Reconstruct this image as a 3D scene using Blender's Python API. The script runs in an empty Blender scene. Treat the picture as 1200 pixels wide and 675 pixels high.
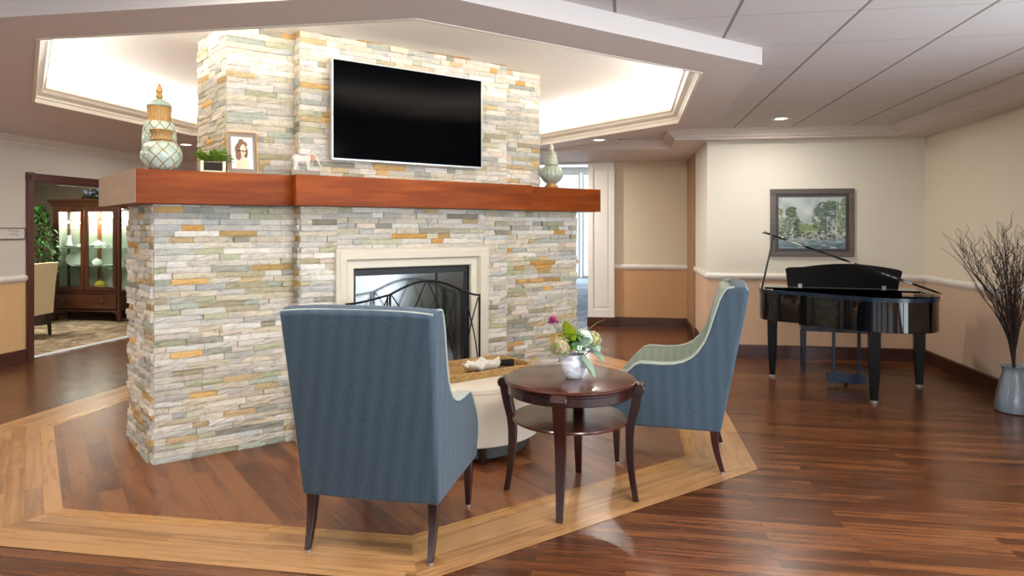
import bpy, bmesh, math, random
from mathutils import Vector, Matrix
sc = bpy.context.scene
COL = sc.collection
PI = math.pi
T = math.radians(9.5)                    # the camera looks 9.5 degrees left of the room's long axis
CT, ST = math.cos(T), math.sin(T)
EYE = 1.45
ZS, ZT, ZC = 2.445, 2.55, 2.79           # soffit, tile ceiling, raised ceiling

def R(lat, d, z=0.0):                    # (metres to the right, metres ahead) of the standing point -> room coordinates
    return Vector((lat*CT - d*ST, lat*ST + d*CT, z))

# ------------------------------------------------------------------ objects
def tag(o, label=None, cat=None, group=None, kind=None):
    if label: o['label'] = label
    if cat: o['category'] = cat
    if group: o['group'] = group
    if kind: o['kind'] = kind
    return o

def empty(name, loc, rz=0.0, label=None, cat=None, group=None):
    o = bpy.data.objects.new(name, None)
    o.empty_display_size = 0.1
    COL.objects.link(o)
    o.location = loc
    o.rotation_euler = (0, 0, rz)
    return tag(o, label, cat, group)

def copy_tree(o, parent=None):
    c = o.copy()
    COL.objects.link(c)
    if parent: c.parent = parent
    for ch in list(o.children):
        copy_tree(ch, c)
    return c

class MB:
    def __init__(s):
        s.bm = bmesh.new()
        s.col = None
    def verts(s, pts):
        return [s.bm.verts.new(p) for p in pts]
    def face(s, vs):
        try:
            return s.bm.faces.new(vs)
        except ValueError:
            return None
    def box(s, x0, x1, y0, y1, z0, z1, M=None):
        p = [(x0,y0,z0),(x1,y0,z0),(x1,y1,z0),(x0,y1,z0),(x0,y0,z1),(x1,y0,z1),(x1,y1,z1),(x0,y1,z1)]
        if M is not None: p = [M @ Vector(q) for q in p]
        v = s.verts(p)
        for f in ((0,3,2,1),(4,5,6,7),(0,1,5,4),(1,2,6,5),(2,3,7,6),(3,0,4,7)):
            s.face([v[i] for i in f])
        return s
    def prism(s, pts, z0, z1, M=None):
        # pts: 2D outline (x,y); M maps the local frame
        a = [Vector((p[0], p[1], z0)) for p in pts]
        b = [Vector((p[0], p[1], z1)) for p in pts]
        if M is not None:
            a = [M @ q for q in a]; b = [M @ q for q in b]
        a = s.verts(a); b = s.verts(b)
        n = len(pts)
        s.face(a[::-1]); s.face(b)
        for i in range(n):
            j = (i+1) % n
            s.face([a[i], a[j], b[j], b[i]])
        return s
    def loft(s, rings, close=True, caps=True):
        vs = [s.verts(r) for r in rings]
        n = len(vs[0])
        for k in range(len(vs)-1):
            for i in range(n if close else n-1):
                j = (i+1) % n
                s.face([vs[k][i], vs[k][j], vs[k+1][j], vs[k+1][i]])
        if caps:
            s.face(vs[0][::-1]); s.face(vs[-1])
        return s
    def lathe(s, prof, seg=32, c=(0,0,0), rib=None):
        c = Vector(c)
        rings = []
        for r, z in prof:
            ring = []
            for i in range(seg):
                a = 2*PI*i/seg
                rr = max(r, 0.0004)
                if rib: rr = rr*(1+rib(a, z))
                ring.append(c + Vector((rr*math.cos(a), rr*math.sin(a), z)))
            rings.append(ring)
        return s.loft(rings)
    def tube(s, path, rad, seg=8, flat=None):
        path = [Vector(p) for p in path]
        n = len(path)
        rings = []
        up = Vector((0,0,1))
        t0 = (path[1]-path[0]).normalized()
        if abs(t0.z) > 0.95: up = Vector((1,0,0))
        prev = None
        for i, p in enumerate(path):
            t = (path[min(i+1,n-1)] - path[max(i-1,0)]).normalized()
            if prev is None:
                x = t.cross(up).normalized()
            else:
                x = (prev - t*prev.dot(t)).normalized()
            prev = x
            y = t.cross(x)
            r = rad[i] if isinstance(rad, (list, tuple)) else rad
            rings.append([p + x*(r*math.cos(2*PI*k/seg)) + y*((flat or 1)*r*math.sin(2*PI*k/seg)) for k in range(seg)])
        return s.loft(rings)
    def sweep(s, path, prof, closed=False):
        # path: 2D points, prof: list of (offset to the left of travel, z)
        n = len(path)
        P = [Vector(p) for p in path]
        rings = []
        for i in range(n):
            if closed or 0 < i < n-1:
                d0 = (P[i]-P[i-1]).normalized(); d1 = (P[(i+1) % n]-P[i]).normalized()
            elif i == 0: d0 = d1 = (P[1]-P[0]).normalized()
            else: d0 = d1 = (P[-1]-P[-2]).normalized()
            n0 = Vector((-d0.y, d0.x)); n1 = Vector((-d1.y, d1.x))
            m = (n0+n1)
            m = m / max(m.length_squared, 1e-6) * 2
            rings.append([Vector((P[i].x+m.x*o, P[i].y+m.y*o, z)) for o, z in prof])
        if closed: rings.append(None)
        vs = [s.verts(r) for r in rings if r]
        if closed: vs.append(vs[0])
        m_ = len(prof)
        for k in range(len(vs)-1):
            for i in range(m_):
                j = (i+1) % m_
                s.face([vs[k][i], vs[k+1][i], vs[k+1][j], vs[k][j]])
        if not closed:
            s.face(vs[0]); s.face(vs[-1][::-1])
        return s
    def sphere(s, c, r, seg=10, rings=6, M=None):
        c = Vector(c)
        rr = r if hasattr(r, '__len__') else (r, r, r)
        L = []
        for k in range(1, rings):
            a = PI*k/rings
            L.append([c + Vector((rr[0]*math.sin(a)*math.cos(2*PI*i/seg), rr[1]*math.sin(a)*math.sin(2*PI*i/seg), -rr[2]*math.cos(a))) for i in range(seg)])
        if M is not None: L = [[M @ q for q in l] for l in L]
        return s.loft(L)
    def leaf(s, base, dirv, length, width, droop=0.2, seg=4, curl=0.15):
        base = Vector(base); d = Vector(dirv).normalized()
        side = d.cross(Vector((0,0,1)))
        if side.length < 0.1: side = Vector((1,0,0))
        side.normalize()
        nrm = side.cross(d)
        rows = []
        for k in range(seg+1):
            t = k/seg
            w = width*math.sin(PI*min(1, t*0.93+0.05))**0.8*0.5
            c = base + d*(length*t) - Vector((0,0,1))*(droop*length*t*t)
            rows.append(s.verts([c - side*w + nrm*curl*w, c, c + side*w + nrm*curl*w]))
        for k in range(seg):
            s.face([rows[k][0], rows[k][1], rows[k+1][1], rows[k+1][0]])
            s.face([rows[k][1], rows[k][2], rows[k+1][2], rows[k+1][1]])
        return s
    def paint_last(s, n0, c):                      # colour attribute on faces from n0 on
        if s.col is None: s.col = s.bm.loops.layers.float_color.new('Col')
        s.bm.faces.ensure_lookup_table()
        for f in s.bm.faces[n0:]:
            for l in f.loops: l[s.col] = (*c, 1)
        return s
    def obj(s, name, mat=None, parent=None, bevel=0, bseg=2, smooth=True, angle=38, recalc=True, loc=None, uv=None, subd=0):
        if recalc: bmesh.ops.recalc_face_normals(s.bm, faces=s.bm.faces)
        if smooth:
            for f in s.bm.faces: f.smooth = True
            lim = math.radians(angle)
            for e in s.bm.edges:
                if len(e.link_faces) == 2:
                    if e.calc_face_angle(0) > lim: e.smooth = False
        me = bpy.data.meshes.new(name)
        s.bm.to_mesh(me); s.bm.free()
        o = bpy.data.objects.new(name, me)
        COL.objects.link(o)
        if mat: me.materials.append(mat)
        if parent: o.parent = parent
        if loc is not None: o.location = loc
        if bevel:
            b = o.modifiers.new('Bevel', 'BEVEL'); b.width = bevel; b.segments = bseg
            b.limit_method = 'ANGLE'; b.angle_limit = math.radians(40); b.harden_normals = False
        if subd:
            b = o.modifiers.new('Subsurf', 'SUBSURF'); b.levels = subd; b.render_levels = subd
        return o

def struct(name, mb, mat, **k):
    return tag(mb.obj(name, mat, **k), kind='structure')

# ------------------------------------------------------------------ materials
def lin(h):
    if isinstance(h, str):
        h = h.lstrip('#'); h = [int(h[i:i+2], 16)/255 for i in (0, 2, 4)]
    return tuple(c/12.92 if c <= 0.04045 else ((c+0.055)/1.055)**2.4 for c in h)
def L4(h): return (*lin(h), 1)

class NT:
    def __init__(s, name):
        s.m = bpy.data.materials.new(name); s.m.use_nodes = True
        s.t = s.m.node_tree; s.n = s.t.nodes; s.l = s.t.links
        s.b = s.n['Principled BSDF']
    def node(s, kind, **k):
        n = s.n.new(kind)
        for a, v in k.items(): setattr(n, a, v)
        return n
    def link(s, a, b): s.l.new(a, b); return s
    def coord(s, out='Object', scale=(1,1,1), rot=(0,0,0), loc=(0,0,0)):
        c = s.node('ShaderNodeTexCoord'); m = s.node('ShaderNodeMapping')
        m.inputs['Scale'].default_value = scale; m.inputs['Rotation'].default_value = rot; m.inputs['Location'].default_value = loc
        s.link(c.outputs[out], m.inputs[0]); return m.outputs[0]
    def noise(s, vec, scale=5, detail=3, rough=0.5, dist=0.0):
        n = s.node('ShaderNodeTexNoise'); n.inputs['Scale'].default_value = scale; n.inputs['Detail'].default_value = detail
        n.inputs['Roughness'].default_value = rough; n.inputs['Distortion'].default_value = dist
        s.link(vec, n.inputs['Vector']); return n.outputs['Fac']
    def ramp(s, fac, stops):
        r = s.node('ShaderNodeValToRGB'); e = r.color_ramp.elements
        while len(e) < len(stops): e.new(0.5)
        for i, (p, c) in enumerate(stops):
            e[i].position = p; e[i].color = L4(c) if isinstance(c, str) else (c, c, c, 1)
        s.link(fac, r.inputs[0]); return r.outputs[0]
    def mix(s, a, b, fac=0.5, mode='MIX'):
        m = s.node('ShaderNodeMix', data_type='RGBA', blend_type=mode)
        for v, i in ((a, 6), (b, 7)):
            if hasattr(v, 'node'): s.link(v, m.inputs[i])
            else: m.inputs[i].default_value = L4(v) if isinstance(v, str) else v
        if hasattr(fac, 'node'): s.link(fac, m.inputs[0])
        else: m.inputs[0].default_value = fac
        return m.outputs[2]
    def math(s, op, a, b=0.0):
        m = s.node('ShaderNodeMath', operation=op)
        for v, i in ((a, 0), (b, 1)):
            if hasattr(v, 'node'): s.link(v, m.inputs[i])
            else: m.inputs[i].default_value = v
        return m.outputs[0]
    def base(s, c, rough=0.5, metal=0.0, spec=0.5, coat=0.0, coat_r=0.05):
        if hasattr(c, 'node'): s.link(c, s.b.inputs['Base Color'])
        else: s.b.inputs['Base Color'].default_value = L4(c)
        if hasattr(rough, 'node'): s.link(rough, s.b.inputs['Roughness'])
        else: s.b.inputs['Roughness'].default_value = rough
        s.b.inputs['Metallic'].default_value = metal
        s.b.inputs['Specular IOR Level'].default_value = spec
        s.b.inputs['Coat Weight'].default_value = coat
        s.b.inputs['Coat Roughness'].default_value = coat_r
        return s
    def bump(s, h, strength=0.3, dist=0.01):
        b = s.node('ShaderNodeBump'); b.inputs['Strength'].default_value = strength; b.inputs['Distance'].default_value = dist
        s.link(h, b.inputs['Height']); s.link(b.outputs[0], s.b.inputs['Normal']); return s

MAT = {}
def simple(name, c, rough=0.5, metal=0, var=0.06, scale=6, bump=0.0, bscale=80, **k):
    m = NT(name)
    v = m.coord()
    n = m.noise(v, scale, 3)
    d = tuple(max(0, x*(1-var*2)) for x in lin(c)) + (1,)
    m.base(m.mix(d, L4(c), n), rough, metal, **k)
    if bump: m.bump(m.noise(v, bscale, 4), bump, 0.004)
    MAT[name] = m.m
    return m.m

def wood(name, dark, mid, light, rough=0.35, axis='x', scale=1.0, coat=0.0, spec=0.5, streak=22, coord='Object', coat_r=0.08):
    m = NT(name)
    s = {'x': (1, streak, streak), 'y': (streak, 1, streak), 'z': (streak, streak, 1)}[axis]
    v = m.coord(coord, tuple(a*scale for a in s))
    v2 = m.coord(coord, tuple(a*scale*0.35 for a in s))
    g = m.noise(v, 1.6, 6, 0.6, 0.4)
    g2 = m.noise(v2, 1.2, 3, 0.5, 1.2)
    c = m.ramp(g, [(0.3, dark), (0.5, mid), (0.72, light)])
    c2 = m.ramp(g2, [(0.35, dark), (0.55, mid), (0.7, light)])
    m.base(m.mix(c, c2, 0.5), rough, spec=spec, coat=coat, coat_r=coat_r)
    m.bump(g, 0.04, 0.002)
    MAT[name] = m.m
    return m.m

def planks(name, tones, pw, pl, rough=0.3, gap=0.0012, streak=16, seed=0.0, gapcol='#2a1810', rvar=0.12, contrast=0.5):
    m = NT(name)
    v = m.coord('UV', loc=(seed, seed*0.37, 0))
    br = m.node('ShaderNodeTexBrick')
    br.inputs['Scale'].default_value = 1; br.inputs['Brick Width'].default_value = pl; br.inputs['Row Height'].default_value = pw
    br.inputs['Mortar Size'].default_value = gap; br.inputs['Mortar Smooth'].default_value = 0.3; br.inputs['Bias'].default_value = 0
    br.inputs['Color1'].default_value = (0,0,0,1); br.inputs['Color2'].default_value = (1,1,1,1); br.inputs['Mortar'].default_value = (0.5,)*3+(1,)
    br.offset = 0.37; br.offset_frequency = 2; br.squash = 1
    m.link(v, br.inputs['Vector'])
    # every plank gets its own piece of grain
    vm = m.node('ShaderNodeVectorMath', operation='MULTIPLY_ADD')
    m.link(br.outputs['Color'], vm.inputs[0]); vm.inputs[1].default_value = (7.3, 3.1, 5.7)
    m.link(v, vm.inputs[2])
    mp = m.node('ShaderNodeMapping'); mp.inputs['Scale'].default_value = (1.0, streak, 1); m.link(vm.outputs[0], mp.inputs[0])
    g = m.noise(mp.outputs[0], 1.5, 7, 0.62, 0.5)
    mp2 = m.node('ShaderNodeMapping'); mp2.inputs['Scale'].default_value = (2.2, 7, 1); m.link(vm.outputs[0], mp2.inputs[0])
    g2 = m.noise(mp2.outputs[0], 1.3, 3, 0.5, 1.0)
    f = m.math('ADD', m.math('ADD', 0.05, m.math('MULTIPLY', br.outputs['Color'], 0.24)), m.math('ADD', m.math('MULTIPLY', g, contrast), m.math('MULTIPLY', g2, 0.34)))
    n = len(tones)
    c = m.ramp(f, [(0.3+0.5*i/(n-1), t) for i, t in enumerate(tones)])
    c = m.mix(c, gapcol, m.math('MULTIPLY', br.outputs['Fac'], 0.7))
    rr = m.math('ADD', m.math('MULTIPLY', g, rvar), rough-rvar*0.5)
    m.base(c, rr, spec=0.5)
    m.bump(m.math('SUBTRACT', m.math('MULTIPLY', g, 0.25), br.outputs['Fac']), 0.12, 0.0015)
    MAT[name] = m.m
    return m.m

def two_tone(name, upper, lower, zsplit=0.88):
    m = NT(name)
    g = m.node('ShaderNodeNewGeometry'); sp = m.node('ShaderNodeSeparateXYZ'); m.link(g.outputs['Position'], sp.inputs[0])
    f = m.math('GREATER_THAN', sp.outputs[2], zsplit)
    v = m.coord()
    n = m.noise(v, 2.0, 2)
    c = m.mix(lower, upper, f)
    c = m.mix(c, (0.9, 0.88, 0.86, 1), m.math('MULTIPLY', n, 0.08), 'MULTIPLY')
    m.base(c, 0.6, spec=0.3)
    m.bump(m.noise(v, 160, 3), 0.05, 0.002)
    MAT[name] = m.m
    return m.m

def fabric(name, c1, c2, stripe=0.052, fleck=0.35, rough=0.9):
    m = NT(name)
    v = m.coord()
    sp = m.node('ShaderNodeSeparateXYZ'); m.link(v, sp.inputs[0])
    u = m.math('ADD', sp.outputs[0], sp.outputs[1])
    z = sp.outputs[2]
    tri = m.math('PINGPONG', u, stripe/2)                       # chevron stripes
    st = m.math('MULTIPLY', tri, 2/stripe)
    zig = m.math('PINGPONG', m.math('ADD', z, m.math('MULTIPLY', tri, 1.2)), 0.0045)
    zz = m.math('MULTIPLY', zig, 220)
    n = m.noise(v, 150, 2, 0.7)
    f = m.math('ADD', m.math('MULTIPLY', st, 0.16), m.math('ADD', m.math('MULTIPLY', zz, fleck*0.6), m.math('MULTIPLY', n, fleck*1.5)))
    c = m.ramp(f, [(0.15, c1), (0.85, c2)])
    m.base(c, rough, spec=0.2)
    m.b.inputs['Sheen Weight'].default_value = 0.15
    m.bump(m.math('ADD', zz, n), 0.25, 0.002)
    MAT[name] = m.m
    return m.m

def vcol(name, rough=0.6, spec=0.4, bump=0.0, bscale=60, var=0.0, coat=0):
    m = NT(name)
    a = m.node('ShaderNodeVertexColor'); a.layer_name = 'Col'
    c = a.outputs[0]
    v = m.coord()
    if var:
        n = m.noise(v, 22, 5, 0.65, 0.6)
        c = m.mix(c, m.ramp(n, [(0.3, 1-var*1.2), (0.5, 1.0), (0.75, 1.0)]), 1.0, 'MULTIPLY')
    m.base(c, rough, spec=spec, coat=coat)
    if bump: m.bump(m.noise(v, bscale, 6, 0.65), bump, 0.008)
    MAT[name] = m.m
    return m.m

def glass(name, col='#ffffff', rough=0.0, alpha=0.12, spec=0.5):
    m = NT(name)
    tr = m.node('ShaderNodeBsdfTransparent'); tr.inputs[0].default_value = L4(col)
    gl = m.node('ShaderNodeBsdfGlossy'); gl.inputs['Roughness'].default_value = rough
    fr = m.node('ShaderNodeFresnel'); fr.inputs[0].default_value = 1.5
    mx = m.node('ShaderNodeMixShader')
    geo = m.node('ShaderNodeNewGeometry')
    m.link(m.math('MULTIPLY', m.math('ADD', fr.outputs[0], alpha), m.math('SUBTRACT', 1.0, geo.outputs['Backfacing'])), mx.inputs[0])
    m.link(tr.outputs[0], mx.inputs[1]); m.link(gl.outputs[0], mx.inputs[2])
    m.link(mx.outputs[0], m.n['Material Output'].inputs[0])
    MAT[name] = m.m
    return m.m

def emit(name, c, s):
    m = NT(name)
    m.base(c, 0.5)
    m.b.inputs['Emission Color'].default_value = L4(c); m.b.inputs['Emission Strength'].default_value = s
    MAT[name] = m.m
    return m.m

planks('floor_planks', ['#1d0d07', '#341a0d', '#482614', '#5c331b', '#764727'], 0.066, 1.05, 0.25, contrast=0.66, streak=34)
planks('inlay_planks', ['#2c150c', '#4a2616', '#693b22', '#8a5632'], 0.118, 1.0, 0.32, seed=4.3, contrast=0.75, streak=9)
planks('border_planks', ['#4f311c', '#755031', '#94693f', '#b38556'], 0.082, 1.2, 0.30, seed=0, gapcol='#4a2e18', contrast=0.8, streak=24)
planks('honey_planks', ['#93602f', '#a56f3a', '#b07c45', '#bb894f'], 0.082, 0.9, 0.28, seed=0, gapcol='#6a4020', contrast=0.6)
two_tone('paint_piano_wall', '#e2ded0', '#d3b498')
two_tone('paint_right_wall', '#e4d9c6', '#cfb49c')
two_tone('paint_left_wall', '#d6d2cb', '#dcb988')
two_tone('paint_corridor', '#d8cdb5', '#c39a72', 0.86)
simple('paint_tan', '#a58361', 0.6)
simple('drywall', '#d3c8c3', 0.7, var=0.02, bump=0.05, bscale=120)
simple('cove_white', '#f0ebe2', 0.7, var=0.02)
simple('trim_white', '#e8e4dc', 0.4, var=0.03)
simple('crown_cream', '#e9e1d2', 0.4, var=0.03)
simple('olive_wall', '#6f6653', 0.7, var=0.05)
wood('base_wood', '#2a120b', '#472013', '#5e2d1b', 0.35, 'x', streak=14, coat=0.2)
wood('casing_wood', '#3b1a14', '#542820', '#6b372c', 0.35, 'z', streak=14, coat=0.2)

def tile_mat():
    m = NT('ceiling_tiles')
    g = m.node('ShaderNodeNewGeometry'); sp = m.node('ShaderNodeSeparateXYZ'); m.link(g.outputs['Position'], sp.inputs[0])
    dx = m.math('PINGPONG', m.math('SUBTRACT', sp.outputs[0], 0.56-6.1), 0.305)
    dy = m.math('PINGPONG', m.math('SUBTRACT', sp.outputs[1], 3.63-12.2), 0.305)
    lx = m.math('LESS_THAN', dx, 0.0085); ly = m.math('LESS_THAN', dy, 0.0035)
    v = m.coord(); n = m.noise(v, 90, 4, 0.7)
    c = m.mix('#c6c0be', '#d2cccb', n)
    c = m.mix(c, '#aaa5a0', ly)
    c = m.mix(c, '#88827c', lx)
    m.base(c, 0.8, spec=0.2)
    m.bump(m.math('SUBTRACT', m.math('MULTIPLY', n, 0.15), m.math('MAXIMUM', lx, ly)), 0.3, 0.004)
    MAT['ceiling_tiles'] = m.m
tile_mat()

def carpet_mat(name, a, b, c):
    m = NT(name)
    v = m.coord('Object', (1, 1, 1), (0, 0, 0.5))
    n = m.noise(v, 2.2, 4, 0.6, 2.0); n2 = m.noise(v, 9, 3, 0.6, 1.0)
    f = m.math('ADD', m.math('MULTIPLY', n, 0.6), m.math('MULTIPLY', n2, 0.4))
    m.base(m.ramp(f, [(0.36, a), (0.5, b), (0.62, c)]), 0.95, spec=0.1)
    m.bump(m.noise(v, 300, 2), 0.4, 0.004)
    MAT[name] = m.m
carpet_mat('dining_carpet', '#4f4234', '#80705a', '#a8987e')
carpet_mat('lounge_carpet', '#5f6a78', '#7d8896', '#98a2ae')

vcol('stone', 0.8, 0.2, bump=0.75, bscale=48, var=0.22)
simple('stone_core', '#5f564a', 0.9)
wood('mantel_wood', '#592403', '#7f380a', '#9e5214', 0.42, 'x', streak=10, coat=0.0, spec=0.15)
wood('mantel_end_sheen', '#84603f', '#9a7553', '#a88564', 0.4, 'y', streak=8, coat=0.2)
simple('limestone', '#ddd3bf', 0.45, var=0.04, bump=0.05)
simple('black_iron', '#16161a', 0.45, metal=0.6)
simple('firebox_black', '#141416', 0.5)
simple('firebrick', '#2b2a2c', 0.85, bump=0.3)
glass('fire_glass', '#9aa0a8', 0.17, 0.24)
glass('clear_glass', '#f4fbf8', 0.0, 0.02)
simple('screen_black', '#020204', 0.12, var=0, spec=0.03)
simple('silver', '#c9c9c8', 0.3, metal=0.6, var=0.02)
fabric('blue_fabric', '#202a32', '#485865', stripe=.075, fleck=.5)
fabric('sage_fabric', '#8b9384', '#b9c0b0', fleck=0.3)
simple('welt', '#a3aaa0', 0.85)
wood('espresso', '#160706', '#290f0c', '#401a14', 0.25, 'z', streak=18, coat=0.15)
wood('table_top_wood', '#2c0f09', '#471b10', '#64301e', 0.2, 'x', streak=9, coat=0.25, coat_r=0.05)
simple('linen', '#d6c7b3', 0.95, bump=0.3, bscale=400)
simple('linen_top', '#dccfbc', 0.95, bump=0.3, bscale=400)
simple('plinth_grey', '#3b3a38', 0.6)
simple('glide_metal', '#c9cdd2', 0.3, metal=0.9)
simple('piano_black', '#030405', 0.05, var=0, spec=0.5, coat=0.3, coat_r=0.02)
simple('piano_leg_black', '#040506', 0.25, var=0, spec=0.25)
simple('piano_satin', '#0a2036', 0.2, var=0, spec=0.5)
simple('felt_black', '#030303', 0.9)
simple('ivory', '#efece2', 0.3)
simple('brass', '#b08d4a', 0.3, metal=0.9)
simple('branch_bark', '#3a2a25', 0.8)
simple('leaf_green', '#5fa030', 0.5, var=0.3, scale=30)
simple('leaf_dark', '#27471f', 0.5, var=0.4, scale=20)

# ------------------------------------------------------------------ room shell
def oct_pts(cx, cy, ap):
    h = ap*math.tan(PI/8)
    return [(cx+h, cy-ap), (cx+ap, cy-h), (cx+ap, cy+h), (cx+h, cy+ap), (cx-h, cy+ap), (cx-ap, cy+h), (cx-ap, cy-h), (cx-h, cy-ap)]
def offset_poly(P, w):                  # grow a counter-clockwise polygon
    out = []
    n = len(P)
    for i in range(n):
        a, b, c = Vector(P[i-1]), Vector(P[i]), Vector(P[(i+1) % n])
        d0 = (b-a).normalized(); d1 = (c-b).normalized()
        m = Vector((d0.y, -d0.x)) + Vector((d1.y, -d1.x))
        m = m/m.length_squared*2
        out.append((b.x+m.x*w, b.y+m.y*w))
    return out
XR, XL, YP, YB, YN = 3.22, -6.44, 7.98, 10.16, -5.0
OC = (-2.05, 5.52)

def flat(P, z, uvf=None, up=True):
    mb = MB()
    vs = mb.verts([(p[0], p[1], z) for p in P])
    f = mb.face(vs if up else vs[::-1])
    if uvf:
        uv = mb.bm.loops.layers.uv.new('UVMap')
        for l in f.loops: l[uv].uv = uvf(l.vert.co)
    return mb
def slab(P, z0, z1):
    return MB().prism(P, z0, z1)

# floor
fl = slab([(XL-0.02, YN), (4.2, YN), (4.2, YB+0.3), (XL-0.02, YB+0.3)], -0.08, 0.0)
uvl = fl.bm.loops.layers.uv.new('UVMap')
for f in fl.bm.faces:
    for l in f.loops: l[uvl].uv = (l.vert.co.x, l.vert.co.y)
struct('floor', fl, MAT['floor_planks'], smooth=False)
INN = [(-1.0, 3.06), (0.38, 4.42), (0.38, 6.55), (-1.0, 7.93), (-2.8, 7.93), (-4.14, 6.58), (-4.14, 4.33), (-2.87, 3.06)]
struct('floor_inlay', flat(INN, 0.0016, lambda c: ((-c.x+c.y)*0.7071+9, (c.x+c.y)*0.7071)), MAT['inlay_planks'], smooth=False)
def band(P, w0, w1, z, name, mat, row0):
    A, B = offset_poly(P, w0), offset_poly(P, w1)
    mb = MB(); uv = mb.bm.loops.layers.uv.new('UVMap')
    n = len(P)
    for i in range(n):
        j = (i+1) % n
        pts = [B[i], B[j], A[j], A[i]]
        f = mb.face(mb.verts([(p[0], p[1], z) for p in pts]))
        d = (Vector(P[j])-Vector(P[i])).normalized(); nn = Vector((d.y, -d.x)); o = Vector(P[i])
        for l in f.loops:
            q = Vector((l.vert.co.x, l.vert.co.y))-o
            l[uv].uv = (q.dot(d)+i*3.77, q.dot(nn)+0.082*(4+2*i))
    struct(name, mb, mat, smooth=False)
band(INN, 0.0, 0.082, 0.0016, 'floor_border_inner', MAT['honey_planks'], 0)
band(INN, 0.082, 0.41, 0.0016, 'floor_border', MAT['border_planks'], 1)

# walls
WT = 0.2
def wall(name, x0, x1, y0, y1, mat, z0=0.0, z1=3.0):
    return struct(name, MB().box(x0, x1, y0, y1, z0, z1), mat, smooth=False)
# right wall with a broad window range beside the standing point
m_ = MB()
WIN_R = [(-3.9, -2.5), (-2.2, -0.8), (-0.5, 0.9), (1.0, 2.4), (2.5, 3.9)]
ys = YN
for a, b in WIN_R:
    m_.box(XR, XR+WT, ys, a, 0, 3.0); m_.box(XR, XR+WT, a, b, 0, 0.12); m_.box(XR, XR+WT, a, b, 2.3, 3.0)
    ys = b
m_.box(XR, XR+WT, ys, YP+WT, 0, 3.0)
struct('wall_right', m_, MAT['paint_right_wall'], smooth=False)
wall('wall_back', 0.93, XR, YP, YP+WT, MAT['paint_piano_wall'])
wall('wall_corridor_right', 0.93, 1.13, YP+WT, 9.28, MAT['paint_piano_wall'])
struct('wall_corridor_jamb', MB().box(0.90, 1.13, 9.28, YB, 0, 3.0), MAT['paint_tan'], smooth=False)
wall('wall_corridor_back', -0.15, 0.93, YB, YB+WT, MAT['paint_corridor'])
wall('wall_corridor_far_left', XL-3.6, -2.9, YB, YB+WT, MAT['paint_left_wall'])
struct('wall_corridor_header', MB().box(-2.9, -0.15, YB, YB+WT, ZS-0.015, 3.0), MAT['drywall'], smooth=False)
DY0, DY1, DZ = 6.46, 8.75, 1.975
m_ = MB()
m_.box(XL-WT, XL, YN, DY0, 0, 3.0); m_.box(XL-WT, XL, DY1, YB, 0, 3.0); m_.box(XL-WT, XL, DY0, DY1, DZ, 3.0)
struct('wall_left', m_, MAT['paint_left_wall'], smooth=False)
m_ = MB()
WIN_B = [(-5.6, -4.1), (-3.7, -2.2), (-1.8, -0.3), (0.3, 1.8)]
xs = XL-WT
for a, b in WIN_B:
    m_.box(xs, a, YN-WT, YN, 0, 3.0); m_.box(a, b, YN-WT, YN, 0, 0.35); m_.box(a, b, YN-WT, YN, 2.25, 3.0)
    xs = b
m_.box(xs, XR+WT, YN-WT, YN, 0, 3.0)
struct('wall_behind', m_, MAT['paint_left_wall'], smooth=False)
struct('ceiling_roof', MB().box(XL-3.8, XR+WT, YN-WT, YB+WT, 3.0, 3.1), MAT['drywall'], smooth=False)

# windows: frame, mullions and panes
def window(name, o, u, w, z0, z1, nx, nz, fm, pane=True, bar=0.035):
    # o: corner, u: unit vector along the width, frame 5 cm deep
    o = Vector(o); u = Vector(u); n = Vector((-u.y, u.x, 0))
    M = Matrix(((u.x, n.x, 0, o.x), (u.y, n.y, 0, o.y), (0, 0, 1, 0), (0, 0, 0, 1)))
    mb = MB()
    f = 0.06
    mb.box(0, w, -0.03, 0.03, z0, z0+f, M); mb.box(0, w, -0.03, 0.03, z1-f, z1, M)
    mb.box(0, f, -0.03, 0.03, z0+f, z1-f, M); mb.box(w-f, w, -0.03, 0.03, z0+f, z1-f, M)
    for i in range(1, nx): mb.box(w*i/nx-bar/2, w*i/nx+bar/2, -0.02, 0.02, z0+f, z1-f, M)
    for i in range(1, nz):
        z = z0+(z1-z0)*i/nz
        mb.box(f, w-f, -0.018, 0.018, z-bar/2, z+bar/2, M)
    fr = struct(name, mb, fm)
    if pane:
        p = MB().box(f*0.5, w-f*0.5, -0.004, 0.004, z0+f*0.5, z1-f*0.5, M).obj('pane', MAT['clear_glass'], fr)
    return fr
k = 1
for a, b in WIN_R:
    window('window_%d' % k, (XR+0.12, a, 0), (0, 1, 0), b-a, 0.12, 2.3, 2, 1, MAT['trim_white']); k += 1
for a, b in WIN_B:
    window('window_%d' % k, (a, YN-0.12, 0), (1, 0, 0), b-a, 0.35, 2.25, 2, 3, MAT['trim_white']); k += 1

# soffits, tile ceiling, coffer
IN_C = [(-.97, 3.07), (.49, 4.44), (.51, 6.50), (-.97, 7.96), (-3.04, 7.96), (-4.56, 6.50), (-4.57, 4.58), (-3.04, 3.07)]
OUT_C = offset_poly(IN_C, .335)
m_ = MB()
a0 = m_.verts([(p[0], p[1], ZS) for p in IN_C]); b0 = m_.verts([(p[0], p[1], ZS) for p in OUT_C])
a1 = m_.verts([(p[0], p[1], ZT+0.02) for p in IN_C]); b1 = m_.verts([(p[0], p[1], ZT+0.02) for p in OUT_C])
for i in range(8):
    j = (i+1) % 8
    m_.face([a0[i], a0[j], b0[j], b0[i]]); m_.face([b0[i], b0[j], b1[j], b1[i]]); m_.face([a0[j], a0[i], a1[i], a1[j]])
    m_.face([a1[j], a1[i], b1[i], b1[j]])
struct('ceiling_ring', m_, MAT['drywall'], smooth=False)
OO = OUT_C
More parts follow.
